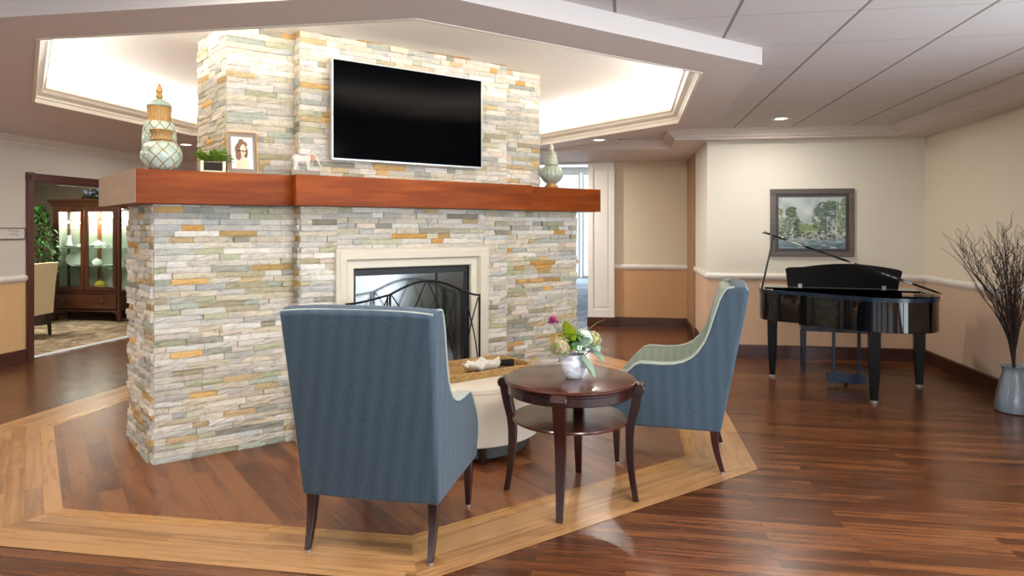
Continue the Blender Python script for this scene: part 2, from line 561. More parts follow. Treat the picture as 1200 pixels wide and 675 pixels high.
P_left = [(XL, OO[7][1]), OO[7], OO[6], OO[5], OO[4], (OO[4][0], YB), (XL, YB)]
struct('ceiling_soffit_left', slab(P_left, ZS, ZT+0.02), MAT['drywall'], smooth=False)
struct('ceiling_soffit_hall', slab([(OO[4][0], 8.62), (0.58, 8.62), (0.58, YB), (OO[4][0], YB)], ZS, ZT+0.02), MAT['drywall'], smooth=False)
struct('ceiling_soffit_right', slab([(2.89, YN), (XR, YN), (XR, YP), (0.93, YP), (0.93, YB), (0.58, YB), (0.58, 7.78), (2.89, 7.78)], ZS, ZT+0.02), MAT['drywall'], smooth=False)
P_tile = [(XL, YN), (2.89, YN), (2.89, 7.78), (0.58, 7.78), (0.58, 8.62), (OO[4][0], 8.62), OO[4], OO[3], OO[2], OO[1], OO[0], OO[7], (XL, OO[7][1])]
struct('ceiling', slab(P_tile, ZT, ZT+0.02), MAT['ceiling_tiles'], smooth=False)
# raised coffer: wall behind the cornice, curved into the upper ceiling
m_ = MB()
rings = []
for ap, z in ((2.495, ZT+0.03), (2.78, ZT+0.03), (2.80, ZT+0.05), (2.80, 2.66), (2.785, 2.71), (2.74, 2.75), (2.67, 2.778), (2.57, ZC), (1.2, ZC)):
    rings.append([(p[0], p[1], z) for p in offset_poly(IN_C, ap-2.50)])
m_.loft(rings, caps=False)
m_.face(m_.verts([(p[0], p[1], ZC) for p in offset_poly(IN_C, -1.3)]))
struct('ceiling_coffer', m_, MAT['cove_white'], recalc=True)
CR = [(0, ZS-0.004), (0.018, ZS-0.004), (0.018, ZS+0.028), (0.026, ZS+0.036), (0.026, ZS+0.052), (0.040, ZS+0.062), (0.062, ZS+0.075), (0.074, ZS+0.098), (0.088, ZS+0.108), (0.088, ZS+0.128), (0.074, ZS+0.128), (0.05, ZS+0.135), (0, ZS+0.135)]
# the cornice hangs from a little board, wider at the foot as in the photograph
struct('trim_1', MB().sweep(IN_C, CR, closed=True), MAT['crown_cream'], angle=25)
# crown along the soffit edges, around the tile field
CRT = [(-0.002, ZS-0.002), (0.03, ZS-0.002), (0.03, ZS+0.012), (0.05, ZS+0.022), (0.065, ZS+0.045), (0.095, ZS+0.062), (0.115, ZS+0.085), (0.13, ZS+0.09), (0.13, ZT+0.005), (-0.002, ZT+0.005)]
struct('trim_2', MB().sweep([(2.89, YN), (2.89, 7.78), (0.58, 7.78), (0.58, 8.62), (OO[4][0], 8.62)], CRT), MAT['drywall'], angle=25)
CRL = [(0, ZS-0.085), (0.012, ZS-0.085), (0.015, ZS-0.065), (0.04, ZS-0.045), (0.06, ZS-0.02), (0.08, ZS-0.012), (0.08, ZS), (0, ZS)]
struct('trim_3', MB().sweep([(XL, YB), (XL, YN)], CRL), MAT['trim_white'], angle=25)
# chair rails and baseboards
def rail(name, path, z, mat=None):
    pr = [(0, z), (0.012, z), (0.016, z+0.01), (0.026, z+0.02), (0.03, z+0.045), (0.022, z+0.055), (0.018, z+0.068), (0, z+0.07)]
    struct(name, MB().sweep(path, pr), mat or MAT['trim_white'], angle=25)
def base(name, path, h=0.14, t=0.018):
    struct(name, MB().sweep(path, [(0, 0), (t, 0), (t, h-0.012), (t-0.008, h), (0, h)]), MAT['base_wood'], angle=25)
rail('trim_4', [(XR, 3.98), (XR, YP), (0.93, YP), (0.93, 9.28)], 0.875)
rail('trim_5', [(0.90, YB), (-0.15, YB)], 0.85)
rail('trim_6', [(XL, DY0-0.09), (XL, YN)], 0.875)
base('baseboard_right', [(XR, YN), (XR, YP), (0.93, YP), (0.93, 9.26)])
base('baseboard_corridor', [(0.90, 9.28), (0.90, YB), (-0.15, YB)])
base('baseboard_left', [(XL, DY0-0.09), (XL, YN)])
base('baseboard_left_far', [(XL, YB), (XL, DY1+0.09)])

# white panelled pier at the corridor
m_ = MB()
px0, px1, py = -0.54, -0.15, YB-0.07
m_.box(px0, px1, py, YB+WT, 0.13, ZS)
for a, b, c, d in ((px0, px0+0.075, 0.13, 2.43), (px1-0.075, px1, 0.13, 2.43), (px0+0.075, px1-0.075, 0.13, 0.26), (px0+0.075, px1-0.075, 2.33, 2.43)):
    m_.box(a, b, py-0.022, py, c, d)
m_.box(px0+0.1, px1-0.1, py-0.012, py, 0.285, 2.305)
struct('trim_7', m_, MAT['trim_white'], bevel=0.004)
struct('baseboard_pier', MB().box(px0-0.01, px1+0.004, py-0.04, YB+WT, 0, 0.14), MAT['base_wood'])

# doorway casing on the left wall
m_ = MB()
cw = 0.085
for y in (DY0-cw, DY1):
    m_.box(XL-0.002, XL+0.022, y, y+cw, 0, DZ)
    m_.box(XL-0.002, XL+0.03, y-0.004, y+cw+0.004, DZ, DZ+cw+0.008)
m_.box(XL-0.002, XL+0.022, DY0, DY1, DZ, DZ+cw)
for y in (DY0, DY1-0.015): m_.box(XL-WT, XL, y, y+0.015, 0, DZ)
m_.box(XL-WT, XL, DY0, DY1, DZ-0.015, DZ)
for k_ in range(3):
    m_.box(XL+0.022, XL+0.026, DY0, DY1, DZ+0.012+k_*0.028, DZ+0.024+k_*0.028)
struct('door_1', m_, MAT['casing_wood'], bevel=0.002)
m_ = MB()
for y in (DY0-cw, DY1):
    for r in (0.03, 0.018):
        ring = [[Vector((XL+0.03+h, y+cw/2+r*math.cos(2*PI*i/20), DZ+cw/2+r*math.sin(2*PI*i/20))) for i in range(20)] for h in (0, 0.008 if r > .02 else 0.013)]
        m_.loft(ring)
struct('trim_8', m_, MAT['casing_wood'])

# ------------------------------------------------------------------ dining room beyond
DX0 = XL-3.4
struct('floor_dining', MB().box(DX0, XL-WT+0.03, 5.2, YB, -0.05, 0.004), MAT['dining_carpet'], smooth=False)
struct('trim_9', MB().box(XL-WT+0.03, XL-WT+0.055, DY0, DY1, -0.01, 0.009), MAT['trim_white'])
struct('wall_dining_back', MB().box(DX0, XL-WT, 9.80, 10.0, 0, 3.0), MAT['olive_wall'], smooth=False)
struct('wall_dining_left', MB().box(DX0-0.2, DX0, 5.0, 10.0, 0, 3.0), MAT['olive_wall'], smooth=False)
struct('wall_dining_near', MB().box(DX0, XL-WT, 5.0, 5.2, 0, 3.0), MAT['olive_wall'], smooth=False)
struct('ceiling_dining', MB().box(DX0, XL-WT, 5.2, 9.8, 2.6, 2.65), MAT['drywall'], smooth=False)
struct('baseboard_dining', MB().box(DX0, XL-WT, 9.782, 9.80, 0.004, 0.14), MAT['base_wood'])

# lounge behind the corridor
struct('floor_lounge', MB().box(-6.0, 3.4, YB+WT-0.05, 20.2, -0.05, 0.004), MAT['lounge_carpet'], smooth=False)
struct('floor_lounge_threshold', MB().box(-2.9, -.55, 9.72, YB+WT-.05, -0.05, 0.004), MAT['lounge_carpet'], smooth=False)
struct('wall_lounge_left', MB().box(-6.2, -6.0, YB+WT, 20.2, 0, 3.3), MAT['paint_left_wall'], smooth=False)
struct('wall_lounge_right', MB().box(3.4, 3.6, YB+WT, 20.2, 0, 3.3), MAT['paint_left_wall'], smooth=False)
struct('ceiling_lounge', MB().box(-6.2, 3.6, YB+WT, 20.4, 3.25, 3.35), MAT['drywall'], smooth=False)
m_ = MB()
m_.box(-6.0, 3.4, 20.0, 20.2, 3.1, 3.3)
struct('wall_lounge_back', m_, MAT['trim_white'])
for i in range(6):
    w_ = window('window_%d' % (10+i), (-5.9+i*1.55, 20.05, 0), (1, 0, 0), 1.5, 0.0, 3.1, 2, 1, MAT['trim_white'], bar=0.1)
    MB().box(-5.9+i*1.55+0.07, -5.9+i*1.55+1.43, 20.0, 20.09, 2.28, 2.38).obj('transom_bar', MAT['trim_white'], w_)
    h = MB(); h.tube([(-5.9+i*1.55+0.68, 20.0, 0.95), (-5.9+i*1.55+0.68, 19.94, 0.97), (-5.9+i*1.55+0.68, 19.94, 1.12), (-5.9+i*1.55+0.68, 20.0, 1.14)], 0.012)
    h.obj('door_handle', MAT['black_iron'], w_)

# ------------------------------------------------------------------ fireplace (local: x along the front, -y towards the seats)
FP = Vector((-2.85, 3.716, 0.0))
fp = empty('fireplace', FP, PI/4, 'freestanding stacked-stone fireplace with orange wood mantel rising into the ceiling coffer', 'fireplace')
rnd = random.Random(7)
W_ = 3.41
STONE = ['#ddd5c7', '#d3cabd', '#e2dacd', '#cbc5bb', '#dbd0bd', '#c0bdb3', '#cdc2aa', '#e6e0d6', '#c4c3bf', '#d8cdb6', '#d9cfbf', '#cbc5ba',
         '#a9a89c', '#b3b7a8', '#bcbb9c', '#a5a292', '#c9b088', '#bd9c68', '#cc9d5c', '#d8ae72', '#9f9684', '#dacbb2', '#dcccbb', '#b9ae90']
STONE_W = [9, 9, 9, 8, 9, 5, 7, 8, 4.5, 7, 6, 6, 3, 4, 4.5, 2.5, 4, 2.4, 1.5, 2, 1.6, 6, 5, 5]
def stones(mb, o, u, n, w, z0, z1, seed, jag0=0.0, jag1=0.0, skip=None, nx=4, relief=1.0):
    """ledge stones over a wall strip that starts at o, runs along u for w metres and faces n"""
    r = random.Random(seed)
    o = Vector((o[0], o[1], 0)); u = Vector((u[0], u[1], 0)).normalized(); n = Vector((n[0], n[1], 0)).normalized()
    H = 0.0378
    z = z0
    while z < z1-0.006:
        h = min(H, z1-z)
        x = -jag0*r.random()
        while x < w-0.004:
            L = r.choice((0.07, 0.10, 0.13, 0.16, 0.19, 0.23, 0.27))*r.uniform(0.9, 1.15)
            if x+L > w-0.05: L = w-x + jag1*r.random()
            xm = x+L/2; zm = z+h/2
            if not (skip and skip(xm, zm, L)):
                out = 0.006+0.018*relief*r.random()**1.3
                f0 = len(mb.bm.faces)
                k = max(2, int(L/0.035))
                rows = []
                tilt = r.uniform(-.006, .006)*relief; tz = r.uniform(-.004, .004)*relief
                for b in range(4):
                    row = []
                    for a in range(k+1):
                        ax = x+L*a/k; bz = z+0.0008+(h-0.0016)*b/3
                        edge = a in (0, k) or b in (0, 3)
                        dd = out+tilt*(a/k-.5)*2+tz*(b/3-.5)*2+r.uniform(-.0035, .0035)-(0.003 if edge else 0)
                        dd = max(0.001, dd)
                        jx = r.uniform(-.002, .002) if 0 < a < k else 0
                        row.append(mb.bm.verts.new(o+u*(ax+jx+(0.0006 if a == 0 else -0.0006 if a == k else 0))+n*dd+Vector((0, 0, bz))))
                    rows.append(row)
                back = {}
                def bk(v):
                    if v not in back:
                        q = v.co-o; back[v] = mb.bm.verts.new(v.co - n*(q.dot(n)+0.012))
                    return back[v]
                for b in range(3):
                    for a in range(k):
                        mb.face([rows[b][a], rows[b][a+1], rows[b+1][a+1], rows[b+1][a]])
                for b, fl in ((0, 0), (3, 1)):
                    for a in range(k):
                        q = [rows[b][a], rows[b][a+1], bk(rows[b][a+1]), bk(rows[b][a])]
                        mb.face(q if fl else q[::-1])
                for a, fl in ((0, 1), (k, 0)):
                    for b in range(3):
                        q = [rows[b][a], rows[b+1][a], bk(rows[b+1][a]), bk(rows[b][a])]
                        mb.face(q if fl else q[::-1])
                c = lin(r.choices(STONE, STONE_W)[0])
                g = r.uniform(0.80, 1.06)
                mb.paint_last(f0, tuple(min(1, q*g) for q in c))
            x += L
        z += H
    return mb
CZ0, CZ1 = 0.0, 1.60
c_ = 0.11                                   # the middle bay stands this far forward
t1, t2 = 0.864, 2.56
bx = 0.104
sdir = Vector((-0.105, 0.994, 0)).normalized()       # left flank, running back
sn = Vector((-sdir.y, sdir.x, 0))                     # facing left
DEP = 0.63
SW0, SW1, SH = 1.10, 2.36, 1.31             # outer edge of the limestone surround
def sk(x, z, L): return False
m_ = MB()
stones(m_, (0, 0), (1, 0), (0, -1), t1, CZ0, CZ1, 11, 0, 0)
stones(m_, (t2, 0), (1, 0), (0, -1), W_-t2, CZ0, CZ1, 12)
stones(m_, (t1, 0), (0, -1), (-1, 0), c_, CZ0, CZ1, 13)
stones(m_, (t2, -c_), (0, 1), (1, 0), c_, CZ0, CZ1, 14)
stones(m_, (t1, -c_), (1, 0), (0, -1), SW0+0.02-t1, CZ0, CZ1, 15)
stones(m_, (SW1-0.02, -c_), (1, 0), (0, -1), t2-SW1+0.02, CZ0, CZ1, 16)
stones(m_, (SW0+0.02, -c_), (1, 0), (0, -1), SW1-SW0-0.04, SH-0.01, CZ1, 17)
stones(m_, (sdir.x*DEP, sdir.y*DEP), -sdir[:][0:2] if False else (-sdir.x, -sdir.y), (sn.x, sn.y), DEP, CZ0, CZ1, 18)
stones(m_, (W_, 0), (-sdir.x, sdir.y), (-sn.x, sn.y), DEP, CZ0, CZ1, 19)
stones(m_, (W_+0.066, DEP), (-1, 0), (0, 1), W_+0.132, CZ0, CZ1, 20)
m_.obj('lower_stone_facing', MAT['stone'], fp, smooth=False, recalc=False)
m_ = MB()
u0, u1 = 0.42, 2.99
UD = 0.60
stones(m_, (u0, 0), (1, 0), (0, -1), t1-u0, 1.80, ZC, 21, relief=.45)
stones(m_, (t2, 0), (1, 0), (0, -1), u1-t2, 1.80, ZC, 22, relief=.45)
stones(m_, (t1, 0), (0, -1), (-1, 0), c_, 1.80, ZC, 23, relief=.45)
stones(m_, (t2, -c_), (0, 1), (1, 0), c_, 1.80, ZC, 24, relief=.45)
stones(m_, (t1, -c_), (1, 0), (0, -1), t2-t1, 1.80, ZC, 25, relief=.45)
stones(m_, (u0-0.055, UD), (0.09, -1), (-1, -0.09), UD, 1.80, ZC, 26, relief=.45)
stones(m_, (u1, 0), (0.09, 1), (1, -0.09), UD, 1.80, ZC, 27, relief=.45)
stones(m_, (u1+0.055, UD), (-1, 0), (0, 1), u1-u0+0.11, 1.80, ZC, 28, relief=.45)
m_.obj('upper_stone_facing', MAT['stone'], fp, smooth=False, recalc=False)
# masonry core with a real opening for the fire
OW0, OW1, OH = 1.245, 2.215, 1.155
FD = 0.42
m_ = MB()
e = 0.004
m_.prism([(e, e), (OW0-.03, e), (OW0-.03, DEP-e), (-0.066+e, DEP-e)], 0, CZ1)
m_.prism([(OW1+.03, e), (W_-e, e), (W_+0.066-e, DEP-e), (OW1+.03, DEP-e)], 0, CZ1)
m_.box(t1+e, OW0-.03, -c_+e, e, 0, CZ1); m_.box(OW1+.03, t2-e, -c_+e, e, 0, CZ1)
m_.box(OW0-.03, OW1+.03, -c_+e, DEP-e, OH+.03, CZ1)
m_.box(OW0-.03, OW1+.03, FD+.03, DEP-e, 0, OH+.03)
m_.box(u0+e, u1-e, e, UD, 1.80, ZC); m_.box(t1+e, t2-e, -c_+e, e, 1.80, ZC)
m_.obj('masonry_core', MAT['stone_core'], fp, smooth=False)
# firebox
m_ = MB()
m_.box(OW0-.03, OW1+.03, FD, FD+.03, 0, OH+.03)
m_.box(OW0-.03, OW0, -c_+.02, FD, 0, OH+.03); m_.box(OW1, OW1+.03, -c_+.02, FD, 0, OH+.03)
m_.box(OW0, OW1, -c_+.02, FD, OH, OH+.03); m_.box(OW0, OW1, -c_+.02, FD, 0, 0.03)
fb = m_.obj('firebox', MAT['firebrick'], fp)
m_ = MB()
gy = -c_+0.035
m_.box(OW0, OW1, gy, gy+.03, OH-.045, OH); m_.box(OW0, OW1, gy, gy+.03, 0.03, 0.12)
m_.box(OW0, OW0+.03, gy, gy+.03, .12, OH-.045); m_.box(OW1-.03, OW1, gy, gy+.03, .12, OH-.045)
m_.box((OW0+OW1)/2+.2, (OW0+OW1)/2+.215, gy, gy+.03, .12, OH-.045)
gf = m_.obj('glass_door_frame', MAT['firebox_black'], fp, bevel=.002)
MB().box(OW0+.03, OW1-.03, gy+.01, gy+.016, .12, OH-.045).obj('glass', MAT['fire_glass'], gf)
m_ = MB()
for x, y, r_, a in ((1.5, .17, .05, .1), (1.75, .22, .055, -.15), (1.95, .15, .045, .2)):
    m_.tube([(x-.24*math.cos(a), y-.24*math.sin(a), .1+r_), (x, y, .11+r_), (x+.24*math.cos(a), y+.24*math.sin(a), .1+r_)], r_, 10)
m_.box(1.35, 2.1, .08, .1, .03, .11); m_.box(1.35, 2.1, .26, .28, .03, .11)
m_.obj('log_set', MAT['firebrick'], fb)
# limestone surround: moulded picture-frame with an inner slip
def frame_sweep(x0, x1, ztop, prof):
    """prof: (distance inwards from the outer edge, projection)"""
    mb = MB(); rings = []
    for (x, z, ix, iz) in ((x0, 0, 1, 0), (x0, ztop, 1, -1), (x1, ztop, -1, -1), (x1, 0, -1, 0)):
        rings.append([Vector((x+ix*a, -c_-b, z+iz*a)) for a, b in prof])
    mb.loft(rings)
    return mb
sr = frame_sweep(SW0, SW1, SH, [(0, -.02), (0, .045), (.008, .052), (.014, .05), (.03, .062), (.075, .05), (.085, .03), (.088, -.02)]).obj('surround', MAT['limestone'], fp, angle=25)
frame_sweep(SW0+.086, SW1-.086, SH-.086, [(0, -.02), (0, .006), (.008, .012), (.05, .012), (.057, .006), (.057, -.03)]).obj('inner_slip', MAT['limestone'], sr, angle=25)
# mantel
mp = [(-0.12, -0.20), (0.774, -0.20), (0.774, -0.31), (2.68, -0.31), (2.68, -0.20), (3.53, -0.20)]
end = sdir*1.03
mp2 = [(3.53-end.x, -0.20+end.y), (-0.12+end.x, -0.20+end.y)]
m_ = MB().prism(mp+mp2, 1.60, 1.80)
mant = m_.obj('mantel', MAT['mantel_wood'], fp, bevel=.003)
# left end board: the veneer's pale sheen is put into its colour
ex = Vector((-0.12, -0.20, 0)); q = sn*0.003
m_ = MB()
a = ex+sdir*0.003; b = ex+sdir*1.027
m_.prism([(a.x+q.x, a.y+q.y), (a.x, a.y), (b.x, b.y), (b.x+q.x, b.y+q.y)], 1.602, 1.798)
eb = m_.obj('end_board', MAT['mantel_end_sheen'], mant)
eb['label'] = 'end board of the mantel with its pale veneer sheen painted in'

# ------------------------------------------------------------------ television
def to_fp(lat, d, z=0):                   # room point -> fireplace coordinates
    p = R(lat, d) - FP
    return (p.x*0.70711+p.y*0.70711, -p.x*0.70711+p.y*0.70711, z)
def fpw(x, y, z):                         # fireplace coordinates -> room
    return Vector((FP.x+(x-y)*0.70711, FP.y+(x+y)*0.70711, z))
def px_on_fp(px, a):                      # x along the front seen at column px on the plane a metres forward
    k_ = (px-600)/790.0
    # cam lateral = -2.198+.588a+.809t ; depth = 4.135-.809a+.588t
    return (k_*(4.135-.809*a)-(-2.198+.588*a))/(.809-k_*.588)
tva = c_+0.085
tx0, tx1 = px_on_fp(388.5, tva), px_on_fp(564, tva)
tv = empty('television', fpw((tx0+tx1)/2, -c_-.03, 1.92), PI/4, 'large flat black television with thin silver frame mounted on the stone chimney', 'television')
tw = (tx1-tx0)/2
TZ0, TZ1 = 0.0, 0.70
m_ = MB(); m_.box(-tw, tw, -.052, -.012, TZ0, TZ1)
m_.obj('casing', MAT['silver'], tv, bevel=.003)
MB().box(-tw+.012, tw-.012, -.056, -.050, TZ0+.014, TZ1-.012).obj('screen', MAT['screen_black'], tv, bevel=.001)
MB().box(-.3, .3, -.015, .03, .15, .55).obj('wall_bracket', MAT['black_iron'], tv)

# ------------------------------------------------------------------ fireplace screen
scr = empty('fireplace_screen', fpw(1.778, -.205, 0), PI/4, 'black iron three-panel arched fireplace screen with crossing gothic arcs', 'fire screen')
def arcpts(f, n=18): return [Vector(f(i/n)) for i in range(n+1)]
HC = 0.298
m_ = MB(); r_ = .0065
m_.tube(arcpts(lambda t: (-HC+2*HC*t, 0, 0.977+0.085*math.sin(PI*t)), 28), .009, 8)
for x in (-HC, HC): m_.tube([(x, 0, 0.0), (x, 0, .985)], .009, 8)
m_.tube([(-HC, 0, .03), (HC, 0, .03)], r_, 8)
def gothic(mb, x0, x1, z0, z1, bow, P=lambda x, y, z: (x, y, z)):
    mb.tube([P(x0+(x1-x0)*t + bow*math.sin(PI*t), 0, z0+(z1-z0)*t) for t in [i/16 for i in range(17)]], .005, 6)
gothic(m_, -.01, -HC+.03, 1.055, .05, -.075); gothic(m_, .01, HC-.03, 1.055, .05, .075)
gothic(m_, -HC+.01, .10, .975, .05, .09); gothic(m_, HC-.01, -.10, .975, .05, -.09)
m_.obj('centre_panel', MAT['black_iron'], scr)
for s, wd, aa in ((-1, .35, math.radians(12)), (1, .13, math.radians(20))):
    m_ = MB()
    def P(x, y, z, s=s, aa=aa): return (s*(HC+.014+x*math.cos(aa)), -x*math.sin(aa), z)
    m_.tube([P(wd*t, 0, .975-.038*math.sin(PI*t/2)) for t in [i/10 for i in range(11)]], .008, 8)
    m_.tube([P(wd, 0, 0), P(wd, 0, .945)], .008, 8); m_.tube([P(0.008, 0, 0.0), P(0.008, 0, .975)], .008, 8); m_.tube([P(0, 0, .03), P(wd, 0, .03)], r_, 8)
    gothic(m_, 0.01, wd-.01, .95, .05, .045, P); gothic(m_, wd-.01, 0.01, .92, .05, -.045, P)
    m_.obj('side_panel', MAT['black_iron'], scr)

# ------------------------------------------------------------------ mantel ornaments
def diamond_glaze():
    m = NT('diamond_glaze')
    v = m.coord(); sp = m.node('ShaderNodeSeparateXYZ'); m.link(v, sp.inputs[0])
    ang = m.math('ARCTAN2', sp.outputs[1], sp.outputs[0])
    u = m.math('MULTIPLY', ang, 9/(2*PI)); w = m.math('MULTIPLY', sp.outputs[2], 12.5)
    a = m.math('PINGPONG', m.math('ADD', m.math('ADD', u, w), 40), 0.5); b = m.math('PINGPONG', m.math('ADD', m.math('SUBTRACT', u, w), 40), 0.5)
    l = m.math('LESS_THAN', m.math('MINIMUM', a, b), 0.055)
    n = m.noise(v, 14, 4, 0.6)
    c = m.mix(m.ramp(n, [(0.35, '#a3b8a9'), (0.55, '#b9cbbd'), (0.7, '#d7d8c4')]), '#8a6a3a', l)
    m.base(c, 0.25, coat=0.5); m.bump(l, -0.5, 0.003); MAT['diamond_glaze'] = m.m
diamond_glaze()
simple('celadon', '#a9bcae', 0.3, var=0.2, scale=25, coat=0.4)
simple('ribbed_gold', '#b58b50', 0.5, var=0.25, scale=60)
def ridge(n, a): return lambda ang, z: a*math.cos(n*ang)
j1 = empty('ginger_jar', fpw(0.035, -0.055, 1.80), 0.2, 'short round pale green jar with diamond lattice and open ribbed neck, at the mantel corner', 'jar', None)
MB().lathe([(.035, .0), (.06, .002), (.095, .03), (.116, .075), (.118, .105), (.108, .14), (.085, .168), (.062, .178), (.055, .182), (.055, .178)], 40).obj('body', MAT['diamond_glaze'], j1)
MB().lathe([(.052, .180), (.060, .188), (.062, .192), (.056, .20), (.054, .215), (.058, .236), (.064, .243), (.066, .25), (.060, .252), (.052, .25), (.048, .19)], 72, rib=lambda a, z: .035*math.cos(24*a)).obj('ribbed_neck', MAT['ribbed_gold'], j1)
j2 = empty('lidded_jar', R(-2.27, 4.34, 1.80), 0.5, 'tall pale green lidded jar with gold collar and finial, behind the open diamond jar', 'jar')
MB().lathe([(.05, 0), (.08, .002), (.085, .08), (.100, .17), (.103, .23), (.097, .285), (.088, .32), (.082, .335), (.078, .335)], 40).obj('body', MAT['diamond_glaze'], j2)
MB().lathe([(.080, .333), (.076, .34), (.068, .345), (.066, .36), (.068, .40), (.072, .425), (.074, .432), (.06, .434)], 72, rib=lambda a, z: .03*math.cos(24*a)).obj('ribbed_neck', MAT['ribbed_gold'], j2)
ld = MB().lathe([(.073, .434), (.076, .438), (.072, .448), (.055, .468), (.03, .482), (.014, .486), (.01, .486)], 36).obj('lid', MAT['celadon'], j2)
MB().lathe([(.012, .484), (.022, .492), (.024, .505), (.016, .52), (.022, .53), (.02, .548), (.012, .565), (.006, .582), (.001, .588)], 20, rib=lambda a, z: .15*math.cos(5*a+30*z)).obj('finial', MAT['ribbed_gold'], ld)
tj = px_on_fp(644, 0.06)
j3 = empty('ribbed_urn', fpw(tj, -0.06, 1.80), 0.2, 'small fluted pale green urn with cream finial on the right end of the mantel', 'urn')
rb = lambda a, z: .07*abs(math.cos(8*a))-.03
simple('urn_glaze', '#b9c3ae', 0.35, var=0.3, scale=40, coat=0.4)
MB().lathe([(.045, 0), (.06, .003), (.06, .02), (.045, .035), (.04, .045)], 40).obj('foot', MAT['ribbed_gold'], j3)
MB().lathe([(.04, .043), (.07, .065), (.095, .10), (.10, .125), (.092, .155), (.07, .185), (.058, .195), (.052, .2)], 64, rib=rb).obj('body', MAT['urn_glaze'], j3)
ld = MB().lathe([(.055, .2), (.062, .207), (.06, .215), (.055, .24), (.045, .28), (.038, .295), (.045, .30), (.042, .305), (.026, .325), (.015, .335)], 64, rib=lambda a, z: .05*abs(math.cos(8*a))-.02).obj('lid', MAT['urn_glaze'], j3)
simple('cream_glaze', '#e6dcc0', 0.35, coat=0.3)
MB().lathe([(.014, .333), (.02, .342), (.016, .352), (.018, .362), (.01, .378), (.001, .39)], 18).obj('finial', MAT['cream_glaze'], ld)

# potted fern
tp = px_on_fp(248, 0.11)
pl = empty('potted_fern', fpw(tp, -0.105, 1.80), PI/4+.02, 'small green fern in a square white and dark pot on the mantel', 'plant')
MB().prism([(-.055, -.04), (.055, -.04), (.055, .04), (-.055, .04)], 0, .062).obj('pot_liner', simple('soil_dark', '#2a211a', .9), pl)
m_ = MB()
for x in (-.075, .055): m_.box(x, x+.02, -.045, .045, 0, .072)
m_.box(-.055, .055, -.045, .045, 0, .012)
m_.box(-.055, .055, .038, .045, 0, .06)
m_.obj('pot_frame', MAT['cream_glaze'], pl, bevel=.002)
m_ = MB(); r = random.Random(3)
simple('fern_green', '#a8d24e', .5, var=.35, scale=40)
for i in range(110):
    a = r.uniform(0, 2*PI); el = r.uniform(.45, 1.35)
    L = r.uniform(.10, .155)
    d = Vector((math.cos(a)*math.cos(el), math.sin(a)*math.cos(el)*.7, math.sin(el)))
    b0 = Vector((r.uniform(-.045, .045), r.uniform(-.03, .03), .06))
    for t in (.25, .4, .55, .7, .85, 1):
        c = b0+d*L*t-Vector((0, 0, L*.38*t*t))
        for s in (-1, 1):
            sd = d.cross(Vector((0, 0, 1))).normalized()*s
            m_.leaf(c, sd+d*.6+Vector((0, 0, r.uniform(-.2, .4))), .026*(1.25-t*.6), .014, .2, 2)
m_.obj('fronds', MAT['fern_green'], pl, smooth=False, recalc=False)

# colour-painted grid helper for pictures
def painted(name, w, h, nx, nz, fn, mat, parent, y=0.0, z0=0.0):
    mb = MB(); cl = mb.bm.loops.layers.float_color.new('Col')
    V = [[mb.bm.verts.new((-w/2+w*i/nx, y, z0+h*j/nz)) for i in range(nx+1)] for j in range(nz+1)]
    for j in range(nz):
        for i in range(nx):
            f = mb.bm.faces.new([V[j][i], V[j][i+1], V[j+1][i+1], V[j+1][i]])
            for l, (a, b) in zip(f.loops, ((i, j), (i+1, j), (i+1, j+1), (i, j+1))):
                l[cl] = (*fn(a/nx, b/nz), 1)
    return mb.obj(name, mat, parent, smooth=False, recalc=False)
vcol('print_paint', 0.5, 0.4)
vcol('canvas_paint', 0.55, 0.35, bump=0.2, bscale=70)
def mixc(a, b, t): return tuple(a[i]*(1-t)+b[i]*t for i in range(3))
def ss(a, b, x): t = max(0, min(1, (x-a)/(b-a))); return t*t*(3-2*t)
# portrait
ph = empty('portrait_frame', fpw(px_on_fp(283, 0.07), -0.10, 1.80), PI/4-.08, 'framed sepia portrait of a woman with dark curled hair, leaning on the chimney', 'picture frame')
PW, PH_ = .185, .285
tilt = Matrix.Rotation(math.radians(-13), 4, 'X')
def fr_box(mb, w, h, t, y0, y1, M):
    mb.box(-w/2, w/2, y0, y1, 0, t, M); mb.box(-w/2, w/2, y0, y1, h-t, h, M); mb.box(-w/2, -w/2+t, y0, y1, t, h-t, M); mb.box(w/2-t, w/2, y0, y1, t, h-t, M)
m_ = MB(); fr_box(m_, PW, PH_, .007, -.012, .006, tilt)
m_.obj('frame', simple('thin_gold', '#a88450', .35, metal=.5), ph)
m_ = MB().box(-PW/2+.005, PW/2-.005, -.004, .0, .005, PH_-.005, tilt); m_.obj('mat_board', simple('taupe_board', '#8b7d76', .8), ph)
def portrait(u, v):
    x = (u-.5)*1.0; y = v
    c = lin('#f2ece2')
    def el(cx, cy, rx, ry): return ((x-cx)/rx)**2+((y-cy)/ry)**2
    hair = lin('#6b4433'); skin = lin('#e8cbb2'); dr = lin('#e3cfae')
    c = mixc(dr, c, ss(.7, 1.15, el(.02, .12, .33, .20)))
    if el(-.08, .60, .26, .22) < 1 or el(.02, .77, .24, .11) < 1 or el(-.17, .44, .15, .17) < 1 or el(.17, .52, .11, .18) < 1 or el(-.03, .88, .13, .06) < 1: c = hair if math.sin(60*x+9*math.sin(14*y)) > -.6 else mixc(hair, lin('#a87a60'), .5)
    if el(.02, .42, .065, .13) < 1: c = mixc(skin, hair, .15)
    if el(.05, .60, .135, .17) < 1: c = skin
    for ex_ in (.0, .10):
        if el(ex_, .64, .016, .010) < 1: c = lin('#b9937c')
    if el(.06, .575, .018, .03) < 1: c = mixc(skin, hair, .18)
    if el(.052, .515, .045, .014) < 1: c = lin('#b06450')
    return c
